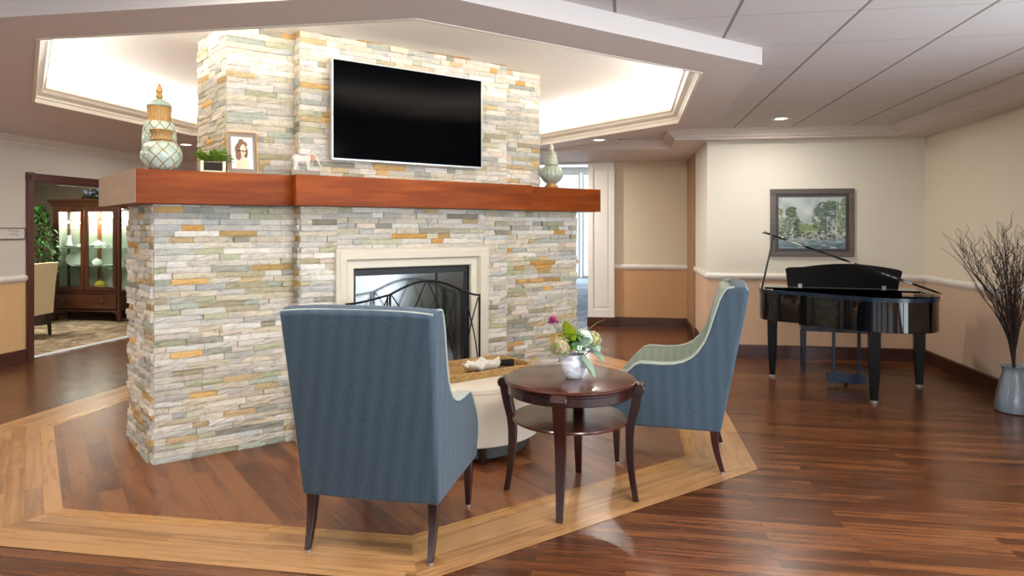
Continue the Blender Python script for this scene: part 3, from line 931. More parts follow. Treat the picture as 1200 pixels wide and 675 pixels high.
o_ = painted('portrait_print', .130, .215, 56, 80, portrait, MAT['print_paint'], ph, -.0046, .036)
o_.data.transform(tilt)
m_ = MB(); m_.box(-.03, .03, .0, .006, 0, .16, Matrix.Rotation(math.radians(8), 4, 'X') @ Matrix.Translation((0, .045, 0)) if False else Matrix.Translation((0, .062, 0)) @ Matrix.Rotation(math.radians(12), 4, 'X'))
m_.obj('easel_back', MAT['felt_black'], ph)

# elephant figurine
el = empty('elephant_figurine', fpw(px_on_fp(359, 0.25), -0.215, 1.80), PI/4, 'small white walking elephant figurine on a taupe block, below the television corner', 'figurine')
MB().box(-.095, .095, -.032, .032, 0, .034).obj('block', simple('taupe_block', '#8d8270', .6), el, bevel=.002)
m_ = MB()
def ell(c, r, ry=0): m_.sphere((0, 0, 0), r, 16, 10, Matrix.Translation(c) @ Matrix.Rotation(ry, 4, 'Y'))
ell((-.022, 0, .105), (.058, .028, .034)); ell((-.055, 0, .108), (.032, .026, .034)); ell((.02, 0, .113), (.03, .024, .03))
ell((.055, 0, .125), (.026, .02, .026), .4)
for x, y, dx in ((-.062, -.016, -.006), (-.05, .015, .012), (.012, -.015, .012), (.022, .014, -.004)):
    m_.tube([(x, y, .095), (x+dx*.4, y, .065), (x+dx, y, .034)], [.019, .014, .0135], 12)
m_.tube([(.07, 0, .125), (.088, 0, .108), (.094, 0, .088), (.103, 0, .072), (.118, 0, .072)], [.014, .0105, .008, .006, .004], 10)
m_.tube([(-.082, 0, .118), (-.096, 0, .10), (-.096, 0, .075)], [.005, .003, .003], 8)
for s in (-1, 1): m_.tube([(.068, s*.01, .112), (.085, s*.014, .098), (.098, s*.014, .10)], [.004, .003, .001], 8)
simple('porcelain', '#efe6da', .3, var=.28, scale=55, coat=.3)
eo = m_.obj('elephant_body', MAT['porcelain'], el)
rm = eo.modifiers.new('Remesh', 'REMESH'); rm.mode = 'VOXEL'; rm.voxel_size = .0028; rm.use_smooth_shade = True
for s in (-1, 1):
    m_ = MB(); M = Matrix.Translation((.045, s*.024, .118)) @ Matrix.Rotation(s*.35, 4, 'Z')
    m_.sphere((0, 0, 0), (.018, .004, .026), 12, 8, M)
    m_.obj('ear', simple('tan_glaze', '#b98d68', .4), el)

# ------------------------------------------------------------------ wing chairs
def cushion(x0, x1, y0, y1, z0, z1, puff=.012, n=8, M=None):
    mb = MB(); pts = []
    V = {}
    def P(i, j, k_):
        fx, fy, fz = i/n*2-1, j/n*2-1, k_/2-1
        px_ = (1-fy**4*.0)*(1-abs(fz)**4*0)
        bx_ = 1+puff/(x1-x0)*2*(1-fy*fy)*(1-fz*fz); by_ = 1+puff/(y1-y0)*2*(1-fx*fx)*(1-fz*fz); bz_ = 1+2.2*puff/(z1-z0)*(1-fx**2)*(1-fy**2)
        c = Vector(((x0+x1)/2+fx*(x1-x0)/2*bx_, (y0+y1)/2+fy*(y1-y0)/2*by_, (z0+z1)/2+fz*(z1-z0)/2*bz_))
        return M @ c if M is not None else c
    m = 4
    def get(i, j, k_):
        key = (i, j, k_)
        if key not in V: V[key] = mb.bm.verts.new(P(i, j, k_))
        return V[key]
    for i in range(n):
        for j in range(n):
            mb.face([get(i, j, 0), get(i, j+1, 0), get(i+1, j+1, 0), get(i+1, j, 0)])
            mb.face([get(i, j, m), get(i+1, j, m), get(i+1, j+1, m), get(i, j+1, m)])
    for i in range(n):
        for k_ in range(m):
            mb.face([get(i, 0, k_), get(i+1, 0, k_), get(i+1, 0, k_+1), get(i, 0, k_+1)])
            mb.face([get(i+1, n, k_), get(i, n, k_), get(i, n, k_+1), get(i+1, n, k_+1)])
            mb.face([get(0, i+1, k_), get(0, i, k_), get(0, i, k_+1), get(0, i+1, k_+1)])
            mb.face([get(n, i, k_), get(n, i+1, k_), get(n, i+1, k_+1), get(n, i, k_+1)])
    return mb
SIDE = [(-.30, .25), (.355, .25), (.368, .34), (.366, .425), (.335, .475), (.285, .535), (.235, .59), (.20, .622), (.165, .636), (.11, .635), (.04, .634), (-.03, .640),
        (-.085, .655), (-.13, .680), (-.17, .720), (-.205, .775), (-.232, .84), (-.252, .905), (-.272, .97), (-.292, 1.03), (-.315, 1.075), (-.335, 1.100), (-.375, 1.106), (-.45, 1.092)]
def chair_parts(t):
    def hw(z): return .318+.027*(z-.25)/.85
    m_ = MB()
    for s in (-1, 1):
        O = [(s*(hw(z)+.003), y, z) for y, z in SIDE]; I = [(s*(hw(z)-.052), y, z) for y, z in SIDE]
        m_.loft([O, I])
    # back slab between and behind the wings
    bo = [(-.30, .252), (-.46, 1.088), (-.425, 1.108), (-.365, 1.108), (-.21, .35), (-.21, .252)]
    xs = [-1, -.94, -.6, -.2, .2, .6, .94, 1]
    rings = []
    for x in xs:
        rings.append([(x*hw(z), y-.012*(1-x*x)*(0 if i > 1 else 1), z+(.012*(1-x**4) if z > 1 else 0)) for i, (y, z) in enumerate(bo)])
    m_.loft(rings)
    m_.box(-.27, .27, -.25, .352, .252, .375)
    m_.obj('upholstered_shell', MAT['blue_fabric'], t, bevel=.014, bseg=3, angle=50)
    # light inner back and inner arms
    M = Matrix.Translation((0, -.235, .36)) @ Matrix.Rotation(math.radians(10.6), 4, 'X')
    cushion(-.262, .262, -.03, .075, .02, .735, .016, 8, M).obj('back_cushion', MAT['sage_fabric'], t, bevel=.02, bseg=3, angle=60)
    cushion(-.264, .264, -.17, .372, .375, .475, .012, 8).obj('seat_cushion', MAT['sage_fabric'], t, bevel=.02, bseg=3, angle=60)
    for s in (-1, 1):
        m_ = MB()
        IP = [p for p in SIDE[2:-1]]
        O = [(s*(hw(z)-.050), y+(.0), z-.004) for y, z in IP] + [(s*(hw(.4)-.05), -.28, .36)]
        I = [(s*(hw(z)-.060), y, z-.004) for y, z in IP] + [(s*(hw(.4)-.06), -.28, .36)]
        m_.loft([O, I]).obj('inner_arm_lining', MAT['sage_fabric'], t)
        # top of the arm and wing in the light cloth, edged with welt
        m_ = MB()
        TP = SIDE[4:-1]
        rings = []
        for i, (y, z) in enumerate(TP):
            a = Vector(TP[max(i-1, 0)]); b = Vector(TP[min(i+1, len(TP)-1)]); d = (b-a).normalized(); nn = Vector((d.y, -d.x))
            if nn.y < 0 and i < 12: nn = -nn
            nn = Vector((d.y, -d.x)) if d.x < 0 else nn
            if i >= 0: nn = Vector((d.y, -d.x))
            up = .0045
            rings.append([(s*(hw(z)-.004), y+nn.x*up, z+nn.y*up), (s*(hw(z)-.052), y+nn.x*up, z+nn.y*up), (s*(hw(z)-.052), y-nn.x*.002, z-nn.y*.002), (s*(hw(z)-.004), y-nn.x*.002, z-nn.y*.002)])
        m_.loft(rings).obj('arm_top', MAT['sage_fabric'], t)
        WP = SIDE[2:-1]
        w_ = MB()
        w_.tube([(s*(hw(z)+.001), y, z+.0015) for y, z in WP], .0052, 6)
        w_.tube([(s*(hw(z)-.053), y, z+.0015) for y, z in WP], .0052, 6)
        w_.obj('welt', MAT['welt'], t)
    m_ = MB()
    m_.tube([(x*hw(1.09), -.448, 1.094+.012*(1-x**4)) for x in [i/8-1 for i in range(17)]], .005, 6)
    m_.obj('top_welt', MAT['welt'], t)
    # legs
    for s in (-1, 1):
        m_ = MB(); rings = []
        for z, h in ((.262, .022), (.16, .020), (.05, .0145), (.012, .0125)):
            cy = .315-.004*(1-z/.25); cx = s*(.285)
            rings.append([(cx+a*h, cy+b*h, z) for a, b in ((-1, -1), (1, -1), (1, 1), (-1, 1))])
        lg = m_.loft(rings).obj('leg', MAT['espresso'], t, bevel=.003)
        MB().lathe([(.011, 0.0005), (.013, .002), (.013, .010), (.008, .013)], 14, (s*.285, .311, 0)).obj('glide', MAT['glide_metal'], lg)
        m_ = MB(); rings = []
        for k_ in range(9):
            q = k_/8; z = .262-.25*q
            h = .022-.0095*q
            cy = -.262-.028*math.sin(PI*.5*q)-.02*q*q+.012*math.sin(PI*q)
            cx = s*.288
            rings.append([(cx+a*h, cy+b*h*1.1, z) for a, b in ((-1, -1), (1, -1), (1, 1), (-1, 1))])
        lg = m_.loft(rings).obj('leg', MAT['espresso'], t, bevel=.003)
        MB().lathe([(.011, 0.0005), (.013, .002), (.013, .010), (.008, .013)], 14, (s*.288, -.310, 0)).obj('glide', MAT['glide_metal'], lg)
chA = empty('wing_chair', R(-.570, 3.269, .0016), math.radians(-2.2), 'blue-grey wing chair seen from behind, facing the fireplace, beside the round table', 'armchair', 'wing chairs by the fireplace')
chair_parts(chA)
chB = copy_tree(chA)
chB.location = R(1.028, 4.35, .0016); chB.rotation_euler = (0, 0, math.radians(83.2))
chB['label'] = 'blue-grey wing chair seen from the side, right of the round table, facing left'

# ------------------------------------------------------------------ round table
tb = empty('round_side_table', R(.316, 3.668, .0016), math.radians(9.5-103.3), 'round dark cherry side table with lower shelf and four sabre legs between the wing chairs', 'table')
m_ = MB(); m_.lathe([(.01, .618), (.335, .618), (.350, .621), (.357, .628), (.357, .634), (.352, .6395), (.345, .641), (.01, .641)], 96)
m_.obj('tabletop', MAT['table_top_wood'], tb)
m_ = MB(); m_.lathe([(.300, .562), (.334, .560), (.340, .565), (.340, .604), (.346, .610), (.346, .618), (.300, .618)], 96)
m_.obj('apron', MAT['espresso'], tb)
m_ = MB(); m_.lathe([(.01, .415), (.305, .415), (.314, .419), (.316, .426), (.312, .432), (.01, .432)], 96)
m_.obj('shelf', MAT['table_top_wood'], tb)
def legpath(q):                                    # q: 0 top .. 1 foot
    z = .585*(1-q)
    r = .348-.030*math.sin(PI*min(1, q*1.25))**1.0*(1 if q < .8 else 0) if q < .0 else None
    pts = [(0, .362), (.15, .348), (.3, .326), (.42, .320), (.6, .322), (.8, .334), (1, .354)]
    for (a, b), (c, d) in zip(pts, pts[1:]):
        if q <= c+1e-9:
            f_ = (q-a)/(c-a); f_ = f_
            return b+(d-b)*f_, z
    return .354, 0
for k_ in range(4):
    M = Matrix.Rotation(k_*PI/2, 4, 'Z')
    m_ = MB(); rings = []
    for i in range(17):
        q = i/16; r_, z = legpath(q)
        w = .034-.017*q; dth = .026-.011*q
        rings.append([M @ Vector((r_+a*dth, b*w, z)) for a, b in ((-1, -1), (1, -1), (1, 1), (-1, 1))])
    lg = m_.loft(rings).obj('leg', MAT['espresso'], tb, bevel=.003, angle=50)
    m_ = MB()
    ring = []
    for y in (-.040, -.036, .036, .040):
        rr = .029 if abs(y) < .038 else .025
        ring.append([M @ Vector((.371+rr*math.cos(2*PI*i/20), y, .600+rr*math.sin(2*PI*i/20))) for i in range(20)])
    m_.loft(ring).obj('leg_scroll', MAT['espresso'], lg)

# vase with flowers
def swirl():
    m = NT('marbled_china')
    v = m.coord(scale=(1, 1, 1)); w = m.node('ShaderNodeTexWave', wave_type='BANDS', bands_direction='Z'); w.inputs['Scale'].default_value = 9; w.inputs['Distortion'].default_value = 7; w.inputs['Detail'].default_value = 1
    w.inputs['Detail Scale'].default_value = 1.6
    m.link(v, w.inputs[0])
    ln = m.ramp(w.outputs['Fac'], [(0.0, 1.0), (0.05, 0.0)])
    n = m.noise(v, 18, 3)
    c = m.mix('#e4e6ec', '#9dafc4', ln)
    c = m.mix(c, '#c99fb6', m.ramp(n, [(0.60, 0.0), (0.70, 0.7)]))
    m.base(c, .2, coat=.6); MAT['marbled_china'] = m.m
swirl()
tz = .0016+.641
vs = empty('flower_vase', R(.335, 3.655, tz), 0, 'small rounded white vase with faint blue and pink marbling on the round table', 'vase')
MB().lathe([(.01, 0), (.036, 0), (.042, .003), (.058, .028), (.070, .06), (.074, .088), (.070, .112), (.062, .126), (.059, .130), (.055, .127), (.062, .11), (.066, .088), (.055, .04), (.01, .015)], 48).obj('vase_body', MAT['marbled_china'], vs)
fa = empty('flower_arrangement', R(.335, 3.655, tz+.10), -T*-1, 'mixed bouquet of pink bloom, green hydrangea and velvety leaves in the white table vase', 'flowers')
# local axes of the bouquet follow the sight line of the table: x right, y away
vcol('petals', 0.6, 0.3)
r = random.Random(5)
def cluster(name, c, rad, cols, n=90, size=.009):
    mb = MB(); c = Vector(c)
    for i in range(n):
        z = 1-2*(i+.5)/n*.86; a = i*2.39996
        d = Vector((math.sqrt(max(0, 1-z*z))*math.cos(a), math.sqrt(max(0, 1-z*z))*math.sin(a), z))
        p = c+d*rad*r.uniform(.82, 1.05)
        f0 = len(mb.bm.faces)
        x = d.orthogonal().normalized(); y = d.cross(x); rot = r.uniform(0, 2*PI)
        for q in range(4):
            an = rot+q*PI/2
            e_ = x*math.cos(an)+y*math.sin(an); g_ = x*math.cos(an+.6)+y*math.sin(an+.6); h_ = x*math.cos(an-.6)+y*math.sin(an-.6)
            mb.face(mb.verts([p, p+h_*size*.8+d*size*.2, p+e_*size*1.3+d*size*.35, p+g_*size*.8+d*size*.2]))
        mb.paint_last(f0, lin(r.choice(cols)))
    f0 = len(mb.bm.faces); mb.sphere(c, rad*.8, 12, 8); mb.paint_last(f0, lin(cols[0]))
    mb.tube([(c.x*.3, c.y*.3, 0), tuple(c*.7), tuple(c)], .003, 6)
    mb.paint_last(f0, lin('#5c7a35'))
    return mb.obj(name, MAT['petals'], fa, smooth=False, recalc=False)
cluster('hydrangea', (-.072, -.04, .075), .056, ['#b7b27c', '#c9b48f', '#a8a466', '#c59a8c', '#8f9a55'], 170)
cluster('hydrangea', (.055, .0, .115), .050, ['#d7dfd0', '#c0cdb2', '#e6ebe4', '#a3b88e'], 160)
cluster('hydrangea', (.108, .02, .105), .042, ['#b9a67c', '#c6b98e', '#a38f68', '#9aa35e'], 100)
cluster('hydrangea', (.118, .01, .055), .026, ['#dfe5da', '#b9c9b5', '#ccd6c4'], 60)
def leafset(name, lst, col, var=.2):
    for b_, d_, L, w, dr in lst: MB().leaf(b_, d_, L*1.12, w*1.1, dr, 7, .25).obj(name, col, fa, recalc=False)
simple('lamb_leaf', '#8fa68c', .8, var=.25, scale=40)
simple('lime_leaf', '#b5cc22', .4, var=.3, scale=25)
simple('grass_leaf', '#8f9d55', .5, var=.2)
leafset('velvet_leaf', [((-.02, -.06, .05), (-.5, -.5, .4), .08, .05, .5), ((.07, -.03, .06), (.6, -.4, .5), .09, .06, .4), ((.0, -.06, .07), (.3, -.5, .8), .08, .06, .4), ((.09, -.02, .05), (.5, -.5, -.1), .08, .05, .4), ((.04, -.05, .06), (.5, -.35, .45), .10, .06, .5), ((.02, -.05, .05), (.2, -.6, .5), .08, .055, .6), ((-.01, -.04, .06), (-.1, -.5, .7), .07, .05, .4),
                        ((.06, -.04, .05), (.8, -.2, .1), .09, .05, .8), ((.03, -.06, .03), (.6, -.5, -.5), .10, .05, .4), ((.05, -.05, .08), (.1, -.4, .8), .08, .06, .3), ((.05, -.06, .02), (.35, -.3, -.75), .09, .045, .1)], MAT['lamb_leaf'])
leafset('lime_bract', [((-.03, -.04, .08), (-.15, -.1, 1), .13, .11, .05), ((-.03, -.03, .07), (-.45, -.2, .8), .10, .06, .2), ((-.04, -.02, .06), (-.7, -.1, .6), .09, .04, .3)], MAT['lime_leaf'])
mb = MB()
for i in range(70):
    a = r.uniform(0, 2*PI); c = Vector((-.014, -.045, .125))+Vector((r.uniform(-.035, .04), r.uniform(-.03, .02), r.uniform(-.05, .035)))
    mb.leaf(c, (math.cos(a), math.sin(a)*.6-.3, r.uniform(-.1, .8)), r.uniform(.03, .045), .02, .3, 3, .4)
mb.obj('curled_foliage', MAT['leaf_green'], fa, recalc=False)
leafset('spear_leaf', [((.09, 0, .07), (1, -.1, -.15), .095, .026, .05), ((.07, 0, .08), (1, -.1, .25), .07, .022, .3), ((-.06, 0, .10), (-1, -.1, .55), .075, .012, .1), ((-.06, 0, .09), (-1, -.1, .25), .07, .012, .1), ((-.05, 0, .12), (-1, -.1, 1.1), .07, .012, .0)], MAT['leaf_green'])
mb = MB(); fc = Vector((-.113, -.01, .203))
for i in range(90):
    a = r.uniform(0, 2*PI); el_ = r.uniform(-.2, 1.2); d = Vector((math.cos(a)*math.cos(el_), math.sin(a)*math.cos(el_), math.sin(el_)))
    mb.leaf(fc, d, r.uniform(.030, .046), .015, .1, 3, .3)
pk = mb.obj('pink_bloom', simple('pink_petal', '#d9659a', .6, var=.25, scale=60), fa, recalc=False)
MB().tube([(-.02, 0, -.02), (-.07, 0, .10), tuple(fc)], .0025, 6).obj('stem', MAT['leaf_green'], pk)
mb = MB()
mb.tube([(-.02, 0, .1), (-.045, 0, .2), (-.062, 0, .268)], [.006, .006, .003], 6, .3); mb.tube([(-.01, .02, .1), (-.004, .02, .2), (.0, .02, .33)], [.004, .004, .002], 6, .3)
mb.obj('upright_blade', MAT['leaf_green'], fa)
mb = MB()
mb.tube([(.03, 0, .1), (.075, 0, .155), (.12, 0, .195), (.175, 0, .218)], [.004, .0045, .004, .001], 6, .3)
mb.obj('arching_blade', MAT['grass_leaf'], fa)

# ------------------------------------------------------------------ ottoman and tray
oc = (-.285, 4.53)
ot = empty('round_ottoman', R(*oc, .0016), 0, 'round cream linen ottoman on a dark plinth in front of the fireplace', 'ottoman')
MB().lathe([(.01, .02), (.38, .02), (.39, .03), (.39, .115), (.01, .115)], 64).obj('plinth', MAT['plinth_grey'], ot)
m_ = MB(); m_.lathe([(.3, .112), (.452, .112), (.466, .122), (.472, .17), (.472, .36), (.466, .425), (.455, .442), (.3, .445)], 80); m_.obj('upholstered_drum', MAT['linen'], ot)
m_ = MB(); m_.lathe([(.3, .440), (.452, .443), (.448, .462), (.425, .478), (.35, .487), (.2, .489), (.01, .489)], 80); m_.obj('top_cushion', MAT['linen_top'], ot)
m_ = MB(); rr = .456; m_.tube([(rr*math.cos(a*PI/48), rr*math.sin(a*PI/48), .443) for a in range(97)], .0045, 6); m_.obj('welt', MAT['linen'], ot)
for k_ in range(4):
    a = PI/4+k_*PI/2-.35
    MB().lathe([(.016, 0), (.02, .02), (.024, .11), (.01, .112)], 14, (.40*math.cos(a), .40*math.sin(a), 0)).obj('foot', MAT['espresso'], ot)
def wicker():
    m = NT('carved_wicker'); v = m.coord(scale=(1, 1, 1))
    w1 = m.node('ShaderNodeTexVoronoi'); w1.inputs['Scale'].default_value = 60; m.link(v, w1.inputs['Vector'])
    w2 = m.noise(v, 40, 3)
    c = m.ramp(w1.outputs['Distance'], [(.1, '#c9a468'), (.5, '#8a6534'), (.8, '#4d3518')])
    m.base(m.mix(c, '#b9935a', w2), .55); m.bump(w1.outputs['Distance'], -.6, .004); MAT['carved_wicker'] = m.m
wicker()
tr_c = R(-.262, 4.515, .0016+.489)
tray = empty('wicker_tray', tr_c, PI/4, 'golden brown carved tray with raised rim lying on the cream ottoman', 'tray')
TL, TW, CC = .365, .205, .05
def octr(dx): return [(-TL+dx, -TW+CC), (-TL+CC, -TW+dx), (TL-CC, -TW+dx), (TL-dx, -TW+CC), (TL-dx, TW-CC), (TL-CC, TW-dx), (-TL+CC, TW-dx), (-TL+dx, TW-CC)]
MB().prism(octr(.004), .0, .012).obj('tray_base', MAT['carved_wicker'], tray)
m_ = MB(); m_.sweep(octr(0), [(0, 0), (-.006, .03), (-.010, .045), (-.004, .048), (.010, .046), (.014, .03), (.014, .010), (.014, .0)], closed=True)
m_.obj('tray_rim', MAT['carved_wicker'], tray, angle=60)
# driftwood-like white shell dish
m_ = MB(); rs = random.Random(9)
cl = []
N_ = 28
sh = empty('shell_dish', tr_c+Vector((.07, -.04, .012)), PI/4+.15, 'ruffled white shell-shaped dish with brown underside on the tray', 'dish')
def shell(z_off, k_):
    rings = []
    for rr_, zz in ((.02, .004), (.05, .012), (.085, .022), (.115, .040), (.13, .058)):
        ring = []
        for i in range(40):
            a = 2*PI*i/40
            ru = 1+.10*math.sin(5*a+1)*rr_/.13+.05*math.sin(11*a)*rr_/.13
            ring.append((rr_*ru*1.15*math.cos(a), rr_*ru*.7*math.sin(a), zz+z_off+.012*math.sin(7*a+.5)*rr_/.13+.006*math.sin(13*a)*rr_/.13))
        rings.append(ring)
    return rings
m_.loft(shell(0, 0)+shell(.006, 1)[::-1]); m_.obj('dish_body', simple('shell_white', '#e4dccf', .6, var=.2, scale=40), sh, angle=70)
m_ = MB(); m_.lathe([(.01, .0), (.07, .0), (.085, .01), (.07, .014), (.01, .012)], 24); m_.obj('underside', simple('bark_brown', '#6b4c30', .8), sh)
rmt = empty('black_spyglass', tr_c+Vector((.20, .17, .012)), PI/4-.4, 'short black cylinder lying at the right end of the tray', 'cylinder')
m_ = MB()
m_.loft([[Vector((x, rr_*math.cos(2*PI*i/18), .024+rr_*math.sin(2*PI*i/18))) for i in range(18)] for x, rr_ in ((-.055, .0), (-.055, .022), (-.01, .022), (-.008, .024), (.045, .024), (.047, .022), (.047, .015), (.03, .013), (.03, 0.0))])
m_.obj('barrel', MAT['felt_black'], rmt)
MB().lathe([(.01, 0), (.012, .001), (.012, .002), (.01, .002)], 12).obj('end_ring', MAT['silver'], rmt).matrix_local = Matrix.Translation((.044, 0, .024)) @ Matrix.Rotation(PI/2, 4, 'Y')

# ------------------------------------------------------------------ grand piano
pk_o = R(3.15, 6.41)
ka = math.atan2(-.335, .942)+T                    # direction of the keyboard axis in the room
pn = empty('grand_piano', pk_o, ka, 'glossy black baby grand piano with its lid propped open in the wall corner', 'piano')
# local: x towards the bass end (right in the view), -y towards the camera
OUTL = [(.66, .26), (.66, -.52), (.652, -.62), (.625, -.72), (.575, -.81), (.50, -.88), (.40, -.93), (.28, -.95), (.16, -.94), (.05, -.905), (-.05, -.85), (-.15, -.775), (-.25, -.69), (-.35, -.615), (-.46, -.56), (-.57, -.515), (-.655, -.47), (-.715, -.41), (-.745, -.33), (-.75, -.24), (-.75, .26)]
PZ0, PZ1 = .605, .885
def inset(P, d): return offset_poly([(x, y) for x, y in P], -d) if False else offset_poly(P[::-1], -d)[::-1]
IN_P = inset(OUTL, .03)
m_ = MB()
n_ = len(OUTL)
o0 = m_.verts([(x, y, PZ0) for x, y in OUTL]); o1 = m_.verts([(x, y, PZ1) for x, y in OUTL])
i1 = m_.verts([(x, y, PZ1) for x, y in IN_P]); i0 = m_.verts([(x, y, PZ1-.10) for x, y in IN_P])
for i in range(n_-1):
    m_.face([o0[i], o0[i+1], o1[i+1], o1[i]]); m_.face([o1[i], o1[i+1], i1[i+1], i1[i]]); m_.face([i1[i], i1[i+1], i0[i+1], i0[i]])
m_.face(o0); m_.face(i0)
m_.face([o0[0], o1[0], i1[0], i0[0], i0[-1], i1[-1], o1[-1], o0[-1]])
m_.obj('case', MAT['piano_black'], pn, bevel=.004, angle=45)
m_ = MB(); m_.prism([(x*1.012, y*1.008) for x, y in OUTL[1:-1]], PZ1-.012, PZ1-.004) if False else None
# moulding strip under the lid: slim satin band
P1 = inset(OUTL, -.006); P2 = inset(OUTL, .004)
m_ = MB()
b0 = m_.verts([(x, y, PZ1-.03) for x, y in P1[:]]); b1 = m_.verts([(x, y, PZ1+.002) for x, y in P1]); b2 = m_.verts([(x, y, PZ1+.002) for x, y in P2]); b3 = m_.verts([(x, y, PZ1-.03) for x, y in P2])
for i in range(n_-1):
    m_.face([b0[i], b0[i+1], b1[i+1], b1[i]]); m_.face([b1[i], b1[i+1], b2[i+1], b2[i]]); m_.face([b3[i+1], b3[i], b0[i], b0[i+1]])
m_.obj('rim_moulding', MAT['piano_satin'], pn)
m_ = MB()
m_.box(-.74, .65, .24, .46, .60, .68); m_.box(-.74, -.62, .24, .44, .68, .80); m_.box(.53, .65, .24, .44, .68, .80)
m_.box(-.62, .53, .20, .26, .68, .84)
kb = m_.obj('keybed', MAT['piano_black'], pn, bevel=.006)
m_ = MB()
for i in range(52): m_.box(-.61+i*.0219, -.61+i*.0219+.021, .27, .42, .68, .705)
m_.obj('white_keys', MAT['ivory'], kb)
m_ = MB()
for i in range(51):
    if i % 7 in (2, 6): continue
    m_.box(-.595+i*.0219, -.595+i*.0219+.011, .27, .365, .705, .717)
m_.obj('black_keys', MAT['felt_black'], kb)
m_ = MB(); m_.box(-.70, .62, -.10, .24, PZ1-.02, PZ1-.002); m_.obj('front_lid_flap', MAT['piano_black'], pn, bevel=.003)
# music desk: wide, gently arched
m_ = MB(); pts = [(-.49, 0), (.46, 0), (.47, .06), (.495, .14), (.50, .17), (.47, .185)] + [(.40-.1*i*.94, .19+.045*math.sin(PI*(i+.6)/9)) for i in range(9)] + [(-.48, .19), (-.51, .175), (-.505, .14)]
Md = Matrix.Translation((0, .0, PZ1)) @ Matrix.Rotation(math.radians(-12), 4, 'X') @ Matrix.Rotation(PI/2, 4, 'X')
m_.prism(pts, -.009, .009, Md)
md = m_.obj('music_desk', MAT['felt_black'], pn, bevel=.003)
for x in (-.38, .34): MB().box(x-.016, x+.016, -.03, .0, PZ1, PZ1+.03).obj('desk_hinge', MAT['silver'], md)
# propped lid
hz, th = PZ1+.02, math.radians(20.3)
Ml = Matrix.Translation((.672, 0, hz)) @ Matrix.Rotation(th, 4, 'Y')
LID = [(x-.672+(-.03 if x < 0 else 0)*1.0, y) for x, y in inset(OUTL, -.018)[1:-1]]
LID = [(.0, -.10)] + [(min(x, .004), y) for x, y in LID] + [(LID[-1][0], -.10)]
m_ = MB(); m_.prism(LID, -.009, .009, Ml); ldp = m_.obj('lid', MAT['piano_black'], pn, bevel=.003)
tipx = LID[-2][0]
m_ = MB(); m_.sphere((0, 0, 0), .018, 12, 8, Ml @ Matrix.Translation((tipx-.005, -.30, .0))); m_.obj('lid_bumper', MAT['silver'], ldp)
pa = Vector((-.735, -.30, PZ1-.02)); pb = Ml @ Vector((tipx+.09, -.30, -.010))
m_ = MB(); m_.tube([pa, pb], .009, 10); m_.obj('prop_stick', MAT['piano_black'], pn)
# legs: square, tapered
for x, y in ((-.63, 0), (.63, 0), (.14, -.79)):
    m_ = MB(); rings = []
    for z, h in ((.61, .047), (.30, .042), (.02, .026)):
        rings.append([(x+a*h, y+b*h, z) for a, b in ((-1, -1), (1, -1), (1, 1), (-1, 1))])
    lg = m_.loft(rings).obj('leg', MAT['piano_leg_black'], pn, bevel=.004)
    MB().lathe([(.026, .0), (.028, .004), (.028, .016), (.02, .021)], 20, (x, y, 0)).obj('foot_cap', MAT['silver'], lg)
m_ = MB()
for x in (-.105, .105): m_.box(x-.014, x+.014, -.225, -.195, .12, .61)
m_.box(-.16, .16, -.255, -.165, .035, .125)
ly = m_.obj('pedal_lyre', MAT['piano_satin'], pn, bevel=.003)
for x in (-.07, 0, .07):
    m_ = MB(); m_.tube([(x, -.17, .06), (x, -.10, .055), (x, -.04, .045)], [.008, .012, .014], 8, .4); m_.obj('pedal', MAT['brass'], ly)
MB().lathe([(.012, 0), (.016, .01), (.014, .036)], 12, (0, -.21, 0)).obj('lyre_glide', MAT['felt_black'], ly)
m_ = MB(); m_.tube([(-.60, -.06, .60), (-.585, -.09, .575), (-.55, -.10, .57), (-.52, -.08, .60)], .003, 6); m_.obj('cable', MAT['felt_black'], pn)
# bench
bo = R(3.36, 6.95)
bn = empty('piano_bench', bo, ka+.0, 'black piano bench standing behind the baby grand', 'bench')
m_ = MB(); m_.box(-.36, .36, -.15, .17, .40, .46); m_.obj('apron', MAT['piano_satin'], bn, bevel=.003)
cushion(-.38, .38, -.165, .185, .46, .51, .006).obj('seat', MAT['felt_black'], bn, bevel=.01)
for x in (-.33, .33):
    for y in (-.13, .15):
        m_ = MB(); rings = [[(x+a*h, y+b*h, z) for a, b in ((-1, -1), (1, -1), (1, 1), (-1, 1))] for z, h in ((.41, .022), (.0, .015))]
        m_.loft(rings).obj('leg', MAT['piano_satin'], bn, bevel=.002)

# ------------------------------------------------------------------ landscape painting
r = random.Random(21)
trees = [(.03, .48, .06, .30, '#7b8c63'), (.20, .52, .09, .26, '#4f6350'), (.20, .70, .07, .10, '#55604c'), (.14, .42, .07, .18, '#6d7f72'), (.30, .40, .05, .16, '#4b5f45'), (.40, .36, .09, .13, '#7f9058'),
         (.52, .36, .09, .12, '#8a9a5a'), (.60, .55, .10, .22, '#5e7358'), (.66, .72, .11, .16, '#50645c'), (.78, .62, .11, .28, '#4b6065'), (.80, .82, .09, .10, '#556b58'), (.70, .40, .08, .16, '#5a6a5a'), (.93, .5, .07, .26, '#86957a'), (.97, .8, .05, .14, '#8fa07c')]
blobs = []
for x, y, rx, ry, c in trees:
    for i in range(80):
        a = r.uniform(0, 2*PI); q = math.sqrt(r.random())
        blobs.append((x+rx*q*math.cos(a), y+ry*q*math.sin(a), r.uniform(.014, .034), r.uniform(.010, .024), mixc(lin(c), lin(r.choice(['#2f4a44', '#93a06a', '#5d7a80', '#3c4a38', '#a9b49a'])), r.uniform(.1, .5))))
